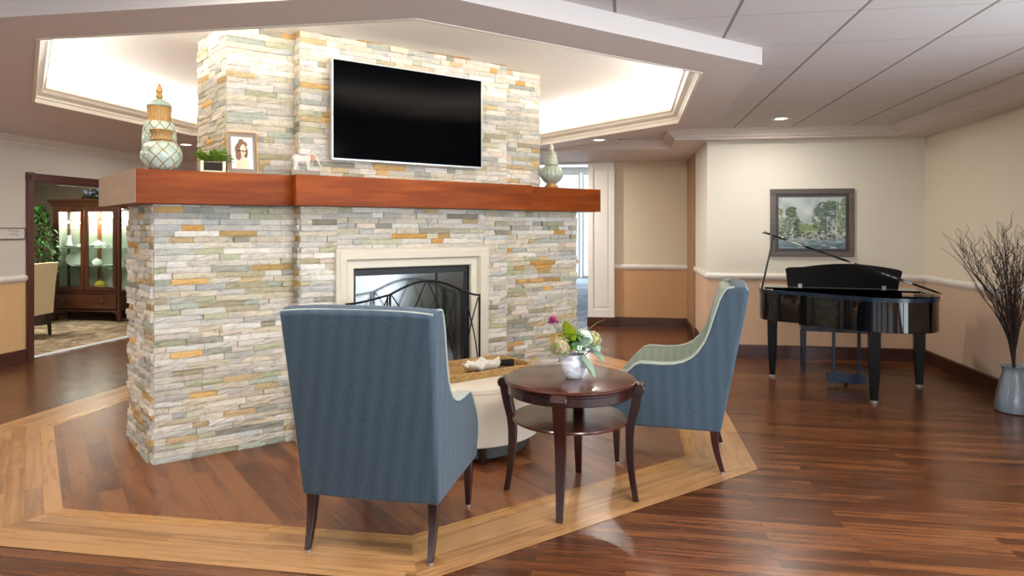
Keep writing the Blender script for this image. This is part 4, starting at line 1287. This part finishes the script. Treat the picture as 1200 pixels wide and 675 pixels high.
for i in range(220):
    blobs.append((r.random(), r.uniform(.18, .34), r.uniform(.008, .03), r.uniform(.006, .02), lin(r.choice(['#2b3a42', '#4a3550', '#6a7a3c', '#8a8f6a', '#c4c9cc', '#34404a']))))
for i in range(130):
    blobs.append((r.random(), r.uniform(0, .2), r.uniform(.02, .07), r.uniform(.004, .012), lin(r.choice(['#6d8a9c', '#8fa8b8', '#b9c8d0', '#3d6078', '#54705a', '#6f8794']))))
GX, GZ = 132, 98
img = [[None]*(GX+1) for _ in range(GZ+1)]
for j in range(GZ+1):
    for i in range(GX+1):
        u, v = i/GX, j/GZ
        n1 = math.sin(9*u+5*v+2*math.sin(7*v+3*u)); n2 = math.sin(23*u-17*v+3*math.sin(11*u))
        c = mixc(lin('#98aab0'), lin('#ccd2cc'), .5+.25*n1+.15*n2)
        if v < .3: c = mixc(c, lin('#5c7079'), ss(.32, .22, v) if False else min(1, (.3-v)*4))
        img[j][i] = c
for x, y, rx, ry, c in blobs:
    for j in range(max(0, int((y-ry)*GZ)), min(GZ, int((y+ry)*GZ)+1)+1):
        for i in range(max(0, int((x-rx)*GX)), min(GX, int((x+rx)*GX)+1)+1):
            if ((i/GX-x)/rx)**2+((j/GZ-y)/ry)**2 <= 1: img[j][i] = mixc(img[j][i], c, .8)
for x, y0, y1, c in ((.87, .22, .92, '#d8dcda'), (.73, .2, .62, '#cfcfc4'), (.42, .2, .34, '#d8d6cc'), (.52, .2, .33, '#d0d0c4'), (.14, .3, .55, '#c4b8a8'), (.22, .18, .3, '#d0ccc0'), (.80, .22, .5, '#a9b4b4')):
    for j in range(int(y0*GZ), int(y1*GZ)): img[j][int(x*GX)] = mixc(img[j][int(x*GX)], lin(c), .8)
fx0, fx1 = 2.93, 3.76
pcx = Vector((1.62+.0, 0, 0))
def x_on_back(px):                                # where a sight column meets the piano wall
    k_ = (px-600)/790; yy = YP-.03
    # X = d(kC - S), Y = d(kS + C)
    d = yy/(k_*ST+CT); return d*(k_*CT-ST)
xa, xb = x_on_back(903), x_on_back(1001.5)
pw_ = xb-xa
pt = empty('landscape_painting', ((xa+xb)/2, YP, 1.14), 0, 'framed painting of trees beside blue water hanging above the piano', 'painting')
phh = .755
m_ = MB(); I_ = Matrix.Identity(4); fr_box(m_, pw_, phh, .055, -.035, .0, I_)
m_.obj('frame', wood('driftwood_frame', '#4d4743', '#655d57', '#7a716a', .5, 'x', streak=8), pt, bevel=.004)
m_ = MB(); fr_box(m_, pw_-.10, phh-.10, .036, -.026, -.004, Matrix.Translation((0, 0, .05)))
m_.obj('inner_liner', wood('dark_liner', '#231a22', '#3a2c33', '#54413c', .4, 'x', streak=8), pt)
painted('canvas', pw_-.16, phh-.16, GX, GZ, lambda u, v: img[int(round(v*GZ))][int(round(u*GX))], MAT['canvas_paint'], pt, -.012, .08)

# ------------------------------------------------------------------ vase of curly branches
vb = Vector((3.04, 5.92, 0))
gv = empty('floor_vase', vb, .3, 'tall grey-blue glazed pleated floor vase beside the right wall', 'vase')
def glz():
    m = NT('grey_glaze'); v = m.coord(); n = m.noise(v, 6, 3)
    m.base(m.mix('#6f7c88', '#8c99a5', n), .12, coat=.8, spec=.6); MAT['grey_glaze'] = m.m
glz()
pf = lambda a, z: .11*abs(math.cos(3*a))*min(1, .35+z*2.2)-.05
MB().lathe([(.01, .0), (.112, .0), (.128, .008), (.134, .03), (.130, .08), (.115, .16), (.095, .24), (.078, .30), (.074, .33), (.086, .355), (.098, .365), (.092, .366), (.068, .335), (.06, .30), (.06, .28)], 96, rib=pf).obj('vase_body', MAT['grey_glaze'], gv)
r = random.Random(31)
simple('branch_dark', '#35251f', .8)
N_BR = 48
proto_mats = MAT['branch_dark']
br_root = empty('curly_branches', vb+Vector((0, 0, .33)), 0, 'fan of dark curly willow branches standing in the grey floor vase', 'branches')
for k_ in range(N_BR):
    m_ = MB()
    lean = r.gauss(0, 1)
    # fans mostly along the wall and into the room, never through the wall
    ang = r.uniform(PI*.42, PI*1.58)
    sp_ = r.uniform(.08, .60)
    H = r.uniform(1.0, 1.27)-sp_*.20
    ax, ay = math.cos(ang)*sp_, math.sin(ang)*sp_*.75
    n_ = 26; pts = []; f1, f2 = r.uniform(5, 9), r.uniform(12, 18); p1, p2, p3 = (r.uniform(0, 6) for _ in range(3))
    for i in range(n_+1):
        q = i/n_
        am = .004+.030*max(0, q-.3)**1.1
        sx = q**1.9
        pts.append(Vector((ax*sx+am*math.sin(f1*q*2+p1)+am*.4*math.sin(f2*q*2+p2), ay*sx+am*math.cos(f1*q*2+p3), H*q-.05)))
    for p in pts:
        lim = XR-vb.x-.02
        if p.x > lim: p.x = lim-(p.x-lim)*.3
        rr_ = math.hypot(p.x, p.y)
        if p.z < .04 and rr_ > .045: p.x *= .045/rr_; p.y *= .045/rr_
    m_.tube(pts, [.0052*(1-.78*i/n_) for i in range(n_+1)], 6)
    for t in range(r.randint(3, 6)):                 # twigs
        i0_ = r.randint(9, n_-3); b_ = pts[i0_]; a_ = r.uniform(0, 2*PI); L = r.uniform(.12, .28); qs = []
        for i in range(11):
            q = i/10
            v_ = b_+Vector((math.cos(a_)*L*.45*q+.016*math.sin(9*q+t), math.sin(a_)*L*.45*q+.016*math.cos(8*q+t), L*q*.85))
            v_.x = min(v_.x, lim)
            qs.append(v_)
        m_.tube(qs, [.0022*(1-.6*i/10) for i in range(11)], 5)
    m_.obj('branch', proto_mats, br_root, recalc=False)

# ------------------------------------------------------------------ wall sign
sg = empty('room_sign', (XL+.002, 6.155, 1.335), -PI/2+PI, 'small white room sign in a thin grey frame left of the dining doorway', 'sign')
sg.rotation_euler = (0, 0, PI/2)                      # local x -> +Y, local -y -> +X (faces the hall)
SWd, SHt = .40, .125
m_ = MB(); fr_box(m_, SWd, SHt, .009, -.014, 0, I_); m_.obj('frame', simple('sign_grey', '#6e6c70', .4, metal=.4), sg)
MB().box(-SWd/2+.008, SWd/2-.008, -.009, 0, .008, SHt-.008).obj('panel', simple('sign_white', '#d9d4d2', .5, var=0), sg)
def text(body, size, loc, mat, parent, name='lettering', rot=(PI/2, 0, 0)):
    cu = bpy.data.curves.new(name, 'FONT'); cu.body = body; cu.size = size; cu.align_x = 'CENTER'; cu.extrude = .0006
    to = bpy.data.objects.new(name, cu); COL.objects.link(to)
    dg = bpy.context.evaluated_depsgraph_get(); dg.update()
    me = bpy.data.meshes.new_from_object(to.evaluated_get(dg)); bpy.data.objects.remove(to)
    o = bpy.data.objects.new(name, me); COL.objects.link(o); o.parent = parent; o.location = loc; o.rotation_euler = rot
    me.materials.clear(); me.materials.append(mat); return o
simple('sign_ink', '#a9a09f', .6, var=0)
text('Private', .042, (.06, -.0096, .077), MAT['sign_ink'], sg)
text('Dining', .038, (.06, -.0096, .042), MAT['sign_ink'], sg)

# ------------------------------------------------------------------ china cabinet and what stands in it
wood('cabinet_wood', '#28140c', '#432415', '#58331f', .35, 'z', streak=14, coat=.2)
wood('cabinet_wood_x', '#2c170c', '#4a2817', '#603821', .35, 'x', streak=14, coat=.2)
cb = empty('china_cabinet', (-8.87, 9.26, .004), 0, 'tall dark wood china cabinet with lit glass doors and one drawer in the dining room', 'cabinet')
CW, CD = 1.18, .30
m_ = MB()
for x in (0, CW-.05): 
    for y in (0, CD-.05): m_.box(x, x+.05, y, y+.05, 0, 1.84)
m_.box(.003, CW-.003, .003, CD-.003, .44, .485); m_.box(.003, CW-.003, .003, CD-.003, 1.76, 1.838); m_.box(.05, CW-.05, CD-.02, CD, .17, .44)
m_.box(0.004, .02, .04, CD-.04, .17, .45); m_.box(CW-.02, CW-.004, .04, CD-.04, .17, .45); m_.box(0.05, CW-.05, .02, CD-.02, .17, .19)
pts = [(.05, .10), (.05, .17), (CW-.05, .17), (CW-.05, .10), (CW-.09, .14), (CW-.16, .155), (.16, .155), (.09, .14)]
m_.prism(pts, -.0, .02, Matrix.Translation((0, .02, 0)) @ Matrix.Rotation(PI/2, 4, 'X'))
body = m_.obj('carcass', MAT['cabinet_wood'], cb, bevel=.003)
m_ = MB(); m_.sweep([(CW, 0), (CW, CD), (0, CD), (0, 0)], [(.004, 1.80), (-.006, 1.80), (-.02, 1.82), (-.03, 1.85), (-.055, 1.88), (-.06, 1.905), (.004, 1.905)], closed=True)
m_.box(.002, CW-.002, .002, CD-.002, 1.88, 1.905); m_.obj('cornice', MAT['cabinet_wood_x'], cb, angle=25)
MB().box(.05, CW-.05, CD-.015, CD-.008, .485, 1.76).obj('back_board', simple('pale_back', '#a39c92', .5, var=.03), cb)  # the grey wall reflection is put into this board's colour
m_ = MB()
for x in (.24, .56, .88): m_.box(x, x+.06, CD-.03, CD-.015, .485, 1.76)
m_.obj('back_batten', simple('orange_wood', '#8f4a26', .4), cb)
m_ = MB().box(.055, CW-.055, -.008, .02, .20, .43); dr = m_.obj('drawer', MAT['cabinet_wood_x'], cb, bevel=.003)
m_ = MB()
for x in (.20, CW-.28):
    ring = [[Vector((x+rr_*math.cos(2*PI*i/14), y, .315+rr_*math.sin(2*PI*i/14))) for i in range(14)] for y, rr_ in ((-.008, .008), (-.02, .008), (-.024, .018), (-.034, .014))]
    m_.loft(ring)
m_.obj('knob', simple('pewter', '#7d7a74', .35, metal=.8), dr)
for i, (a, b) in enumerate(((.05, .565), (.575, CW-.05))):
    m_ = MB(); t = .06
    m_.box(a, b, -.012, .012, .485, .485+t); m_.box(a, b, -.012, .012, 1.76-.05, 1.76); m_.box(a, a+t, -.012, .012, .485+t, 1.71); m_.box(b-t, b, -.012, .012, .485+t, 1.71)
    d_ = m_.obj('door', MAT['cabinet_wood'], cb, bevel=.003)
    MB().box(a+t-.004, b-t+.004, -.003, .001, .485+t-.004, 1.714).obj('glass', MAT['clear_glass'], d_)
MB().box(CW-.03, CW-.024, .05, CD-.05, .485, 1.76).obj('side_glass', MAT['clear_glass'], cb)
MB().box(.02, .03, .05, CD-.05, .485, 1.76).obj('side_panel', MAT['pale_back'], cb)
glass('shelf_glass', '#e6f6ef', 0.02, 0.05)
SHZ = [.83, 1.13, 1.42]
for z in SHZ: MB().box(.05, CW-.05, .03, CD-.05, z, z+.008).obj('shelf', MAT['shelf_glass'], cb)
MB().box(.10, CW-.10, .16, .19, 1.75, 1.76).obj('light_strip', emit('cabinet_led', '#fff4e0', 12), cb)
def cab(x, y, z): return Vector((-8.87+x, 9.26+y, z+.004))
CHX = glass('crystal', '#ffffff', 0.0, 0.14)
simple('china_white', '#f1efe9', .2, var=.02, coat=.5)
GP = [(.001, 0), (.032, 0), (.032, .003), (.005, .008), (.004, .08), (.008, .09), (.028, .12), (.034, .15), (.030, .19), (.028, .19), (.030, .15), (.024, .122), (.001, .094)]
g0 = None
ki = 0
for row, y in enumerate((.09, .19)):
    for i in range(11):
        x = .12+i*.094
        if g0 is None:
            g0 = MB().lathe(GP, 14).obj('wine_glass', CHX); o = g0
        else:
            o = g0.copy(); COL.objects.link(o)
        o.location = cab(x, y, SHZ[2]+.0081)
        tag(o, 'clear stemmed wine glass in the %s row on the top shelf of the china cabinet' % ('front' if row == 0 else 'rear'), 'wine glass', 'wine glasses on the top cabinet shelf, %s row' % ('front' if row == 0 else 'rear'))
def crock(name, prof, x, y, z, label, cat, seg=24, mat=None, tilt=0, scale=(1, 1, 1)):
    o = MB().lathe(prof, seg).obj(name, mat or MAT['china_white']); o.location = cab(x, y, z); o.scale = scale
    if tilt: o.rotation_euler = (tilt, 0, 0)
    return tag(o, label, cat)
plate = [(.001, .004), (.07, .004), (.12, .016), (.122, .018), (.07, .010), (.001, .009)]
bowl = [(.001, 0), (.04, 0), (.042, .006), (.08, .04), (.09, .06), (.087, .06), (.075, .04), (.001, .01)]
teapot = [(.001, 0), (.04, 0), (.065, .03), (.07, .06), (.055, .09), (.035, .10), (.03, .108), (.012, .115), (.012, .128), (.001, .13)]
cup = [(.001, 0), (.022, 0), (.03, .02), (.042, .055), (.040, .055), (.028, .02), (.001, .008)]
z2 = SHZ[1]+.0085
tp_ = crock('teapot', teapot, .68, .15, z2, 'white teapot with round lid on the second cabinet shelf', 'teapot')
MB().tube([(.06, 0, .04), (.10, 0, .07), (.12, 0, .10)], [.014, .010, .007], 10).obj('spout', MAT['china_white'], tp_)
MB().tube([(-.06, 0, .085), (-.10, 0, .08), (-.105, 0, .045), (-.06, 0, .03)], .006, 8).obj('handle', MAT['china_white'], tp_)
crock('serving_bowl', bowl, .24, .13, z2, 'wide shallow white serving bowl behind the left door, second shelf', 'bowl', scale=(1.4, 1.2, .8))
crock('serving_bowl', bowl, .52, .13, z2, 'white serving bowl between the doors on the second cabinet shelf', 'bowl', scale=(1.1, 1.1, .9))
crock('gravy_boat', cup, .82, .12, z2, 'long white gravy boat right of the teapot on the second cabinet shelf', 'gravy boat', 24, scale=(1.9, 1.0, 1.2))
crock('covered_dish', teapot, .38, .16, z2, 'squat white covered dish behind the left door on the second cabinet shelf', 'covered dish', 24, scale=(1.1, 1.1, .6))
crock('tall_vase', [(.001, 0), (.03, 0), (.045, .05), (.03, .12), (.022, .16), (.035, .20), (.03, .20), (.018, .16), (.001, .02)], .14, .17, z2, 'slim white vase in the left corner of the second cabinet shelf', 'vase')
for i in range(4):
    c = crock('tea_cup', cup, .92+.05*i, .10 if i % 2 else .18, z2, 'small white tea cup at the right end of the second cabinet shelf', 'cup', 16)
    c['group'] = 'tea cups on the second cabinet shelf'
z3 = SHZ[0]+.0085
crock('oval_platter', [(.001, .0), (.10, .0), (.17, .02), (.172, .024), (.10, .008), (.001, .006)], .27, .20, z3+.125, 'large oval white platter standing upright behind the left cabinet door', 'platter', 40, tilt=PI/2-.25, scale=(1.2, .72, 1))
for i, (x, y) in enumerate(((.40, .15), (.66, .14), (.90, .15))):
    for k_ in range(3):
        crock('dinner_plate', plate, x, y, z3+k_*.012, 'white dinner plate in the %s stack on the third cabinet shelf' % ('left', 'middle', 'right')[i], 'plate')['group'] = 'plates in the %s cabinet stack' % ('left', 'middle', 'right')[i]
crock('tureen', teapot, .66, .14, z3+.036, 'white covered tureen on the middle plate stack of the cabinet', 'tureen', scale=(1.1, 1.1, .9))
crock('pitcher', [(.001, 0), (.04, 0), (.05, .06), (.03, .12), (.035, .15), (.032, .15), (.026, .12), (.001, .02)], 1.06, .2, z3, 'white pitcher at the right end of the third cabinet shelf', 'pitcher')
zb = .486
crock('ochre_gourd', [(.001, 0), (.05, .004), (.085, .05), (.085, .09), (.05, .13), (.012, .14), (.008, .165), (.001, .168)], .70, .16, zb, 'round ochre ceramic pumpkin on the cabinet floor behind the right door', 'pumpkin', 40, simple('ochre', '#b39a2e', .4, coat=.3))
crock('cut_glass_bowl', bowl, .42, .15, zb, 'cut glass bowl on the cabinet floor behind the left door', 'bowl', 24, CHX, scale=(1.3, 1.3, 1.6))
crock('cut_glass_dish', bowl, .20, .12, zb, 'small cut glass dish in the left corner of the cabinet floor', 'dish', 16, CHX, scale=(.7, .7, .8))
crock('white_dish', plate, .90, .12, zb, 'flat white dish at the right of the cabinet floor', 'dish')
# garland on the cabinet
gl = MB(); r = random.Random(44)
for i in range(420):
    x = r.uniform(.42, 1.10); hh = .17*math.sin(PI*(x-.38)/.78)
    gl.leaf((x, .2+r.uniform(-.12, .12), .01+r.random()*hh), (r.uniform(-1, 1), r.uniform(-1, 1), r.uniform(-.2, 1)), .06, .028, .3, 2)
go = gl.obj('greenery_spray', MAT['leaf_dark'], recalc=False); go.location = cab(0, 0, 1.905); tag(go, 'spray of artificial greenery with small blue flowers on top of the china cabinet', 'greenery')
gl = MB()
for i in range(16): gl.sphere((r.uniform(.45, .8), .1+r.uniform(-.06, .05), .05+r.random()*.11), .016, 8, 6)
gl.obj('blue_flowers', simple('dusty_blue', '#8496b8', .7), go)

# ficus tree
fx = R(-7.15, 10.15)
ft = empty('ficus_tree', (fx.x, fx.y, .004), 0, 'leafy green indoor tree in a dark pot left of the china cabinet', 'plant')
MB().lathe([(.01, 0), (.12, 0), (.15, .25), (.16, .26), (.16, .28), (.14, .28), (.13, .25), (.01, .24)], 28).obj('pot', simple('dark_pot', '#2c211c', .5), ft)
m_ = MB(); r = random.Random(8)
m_.tube([(0, 0, .2), (.03, 0, .6), (-.02, .02, 1.1), (.01, 0, 1.5)], [.016, .014, .011, .006], 8)
for i in range(12):
    z = r.uniform(.6, 1.4); a = r.uniform(0, 2*PI)
    m_.tube([(0, 0, z), (.13*math.cos(a), .13*math.sin(a), z+.12), (.22*math.cos(a), .2*math.sin(a), z+.22)], [.007, .005, .002], 6)
m_.obj('trunk', simple('ficus_bark', '#6b4a2c', .8), ft)
m_ = MB()
for i in range(1300):
    z = r.uniform(.52, 1.80); q = (z-.52)/1.28; R_ = .27*math.sin(PI*min(1, q*.86+.12))**.6
    a = r.uniform(0, 2*PI); rr_ = R_*math.sqrt(r.random())
    m_.leaf((rr_*math.cos(a), rr_*math.sin(a), z), (math.cos(a+r.uniform(-1, 1)), math.sin(a+r.uniform(-1, 1)), r.uniform(-.4, .5)), r.uniform(.06, .095), .034, .35, 3)
m_.obj('foliage', simple('ficus_green', '#3f7530', .4, var=.4, scale=12), ft, recalc=False)

# cream dining chair, seen past the casing
dp = R(-6.52, 8.98)
dc = empty('dining_chair', (dp.x, dp.y, .004), math.radians(100), 'cream upholstered dining chair with dark legs just inside the doorway', 'chair')
simple('cream_cloth', '#eadcb4', .85, bump=.1, bscale=300)
# local: y forward (towards the table), back at -y
m_ = MB(); rings = []
for z, y, t in ((.30, -.22, .07), (.48, -.225, .08), (.70, -.25, .065), (.92, -.285, .05), (.985, -.30, .042), (.992, -.302, .02)):
    rings.append([(x*(.23+.012*z), y-t/2*(1 if e_ else -1)+(0), z) for x, e_ in ((-1, 1), (0, 1), (1, 1), (1, 0), (0, 0), (-1, 0))])
m_.loft(rings).obj('backrest', MAT['cream_cloth'], dc, bevel=.012, bseg=3, angle=60)
cushion(-.235, .235, -.20, .25, .34, .47, .01).obj('seat', MAT['cream_cloth'], dc, bevel=.015, bseg=3, angle=60)
for x in (-.2, .2):
    for y, k_ in ((-.20, -.03), (.21, 0)):
        m_ = MB(); m_.loft([[(x+a*h, y+k_*(1-z/.34)+b*h, z) for a, b in ((-1, -1), (1, -1), (1, 1), (-1, 1))] for z, h in ((.345, .022), (0, .015))])
        m_.obj('leg', MAT['espresso'], dc, bevel=.002)

# recessed lights in the ceiling, some added to carry fill lamps
def downlight(x, y, z, label):
    d = empty('recessed_or_added_light', (x, y, z), 0, label, 'ceiling light')
    MB().lathe([(.055, -.001), (.085, -.006), (.092, -.003), (.092, .0), (.055, .0)], 40).obj('trim_ring', MAT['trim_white'], d)
    MB().lathe([(.001, -.0015), (.056, -.0015), (.056, .0), (.001, .0)], 32).obj('lamp', emit('lamp_glow_%d' % len(MAT), '#fff0dc', 4), d)
p = R(.976, 7.56); downlight(p.x, p.y, ZS, 'small round recessed light in the soffit right of the chimney')
p = R(-3.86, 7.98); downlight(p.x, p.y, ZS, 'small round recessed light in the soffit left of the chimney')
p = R(2.69, 6.74); downlight(p.x, p.y, ZT, 'small sprinkler-like disc with an added lamp in the tiled ceiling in front of the piano')  # sprinkler-like disc turned into an added lamp
downlight(-1.3, 9.3, ZS, 'added round fill light in the corridor soffit, hidden behind the chimney')  # added fixture for a fill lamp, tucked out of view

# ------------------------------------------------------------------ light
def area(name, loc, rot, sx, sy, power, col=(1, 1, 1)):
    l = bpy.data.lights.new(name, 'AREA'); l.shape = 'RECTANGLE'; l.size = sx; l.size_y = sy; l.energy = power; l.color = col
    o = bpy.data.objects.new(name, l); COL.objects.link(o); o.location = loc; o.rotation_euler = rot
    return o
DAY = (0.80, 0.90, 1.0); WARM = (1.0, 0.93, 0.84); NEU = (1.0, 0.97, 0.94)
for i, (a, b) in enumerate(WIN_R): area('window_daylight', (XR+.08, (a+b)/2, 1.21), (PI/2, 0, PI/2), b-a-.1, 2.1, 46, DAY)
for i, (a, b) in enumerate(WIN_B): area('window_daylight', ((a+b)/2, YN-.08, 1.3), (PI/2, 0, 0), b-a-.1, 1.8, 14, DAY)
# unseen ceiling lamps added over the standing point to brighten the room
for x, y, e_ in ((-4.6, -2.6, 20), (-1.4, -2.6, 20), (1.4, -2.6, 20), (-4.9, 2.0, 34), (-1.4, 2.05, 30), (.6, 2.05, 34), (2.3, 2.05, 42)):
    area('ceiling_fill_light', (x, y, ZT-.01), (0, 0, 0), .58, .58, e_, NEU)
# strip lights lying on the cornice ledge of the coffer
A8 = offset_poly(IN_C, .16)
for i in range(8):
    a, b = Vector(A8[i]), Vector(A8[(i+1) % 8]); c = (a+b)/2; d = (b-a).normalized(); L = (b-a).length
    ang = math.atan2(d.y, d.x)
    o = area('cove_strip_light', (c.x, c.y, ZT+.06), (PI, 0, 0), L*.98, .06, 25, (1.0, .975, .93))
    o.rotation_euler = (PI-.6, 0, ang); o.location.z = 2.60
# dining room, lounge and hall lamps, with added fill in the hall
area('dining_ceiling_light', (-8.2, 7.6, 2.55), (0, 0, 0), 1.0, 1.0, 95, WARM)
area('cabinet_light', (-8.28, 9.40, 1.74), (0, 0, 0), .9, .1, 26, (1, .95, .85))
area('lounge_window_light', (-1.3, 19.8, 1.6), (-PI/2, 0, 0), 8.5, 2.8, 420, DAY)
for x, y, e_ in ((R(2.69, 6.74).x, R(2.69, 6.74).y, 15), (R(.976, 7.56).x, R(.976, 7.56).y, 20), (-1.3, 9.3, 36), (R(-3.86, 7.98).x, R(-3.86, 7.98).y, 16), (-5.6, 4.0, 22)):
    area('hall_light_and_fill', (x, y, (ZS if x < 1 else ZT)-.012), (0, 0, 0), .12, .12, e_, WARM)  # the lamps by the piano, corridor and left wall are added fill
w = bpy.data.worlds.new('World'); sc.world = w; w.use_nodes = True
nt = w.node_tree; bg = nt.nodes['Background']
bg.inputs[0].default_value = (0.72, 0.86, 1.0, 1); bg.inputs[1].default_value = 1.6

# ------------------------------------------------------------------ camera
cam = bpy.data.cameras.new('Camera'); co = bpy.data.objects.new('Camera', cam); COL.objects.link(co)
co.location = (0, 0, EYE); co.rotation_euler = (PI/2, 0, T)
cam.sensor_width = 36; cam.lens = 790/1200*36; cam.shift_y = -69.5/1200
cam.clip_start = .05; cam.clip_end = 100
sc.camera = co
sc.view_settings.view_transform = 'Standard'; sc.view_settings.look = 'None'; sc.view_settings.gamma = 1; sc.view_settings.use_curve_mapping = False
sc.view_settings.exposure = 0.3
sc.cycles.use_denoising = True
sc.cycles.max_bounces = 8; sc.cycles.diffuse_bounces = 5; sc.cycles.transparent_max_bounces = 16
sc.cycles.sample_clamp_indirect = 6
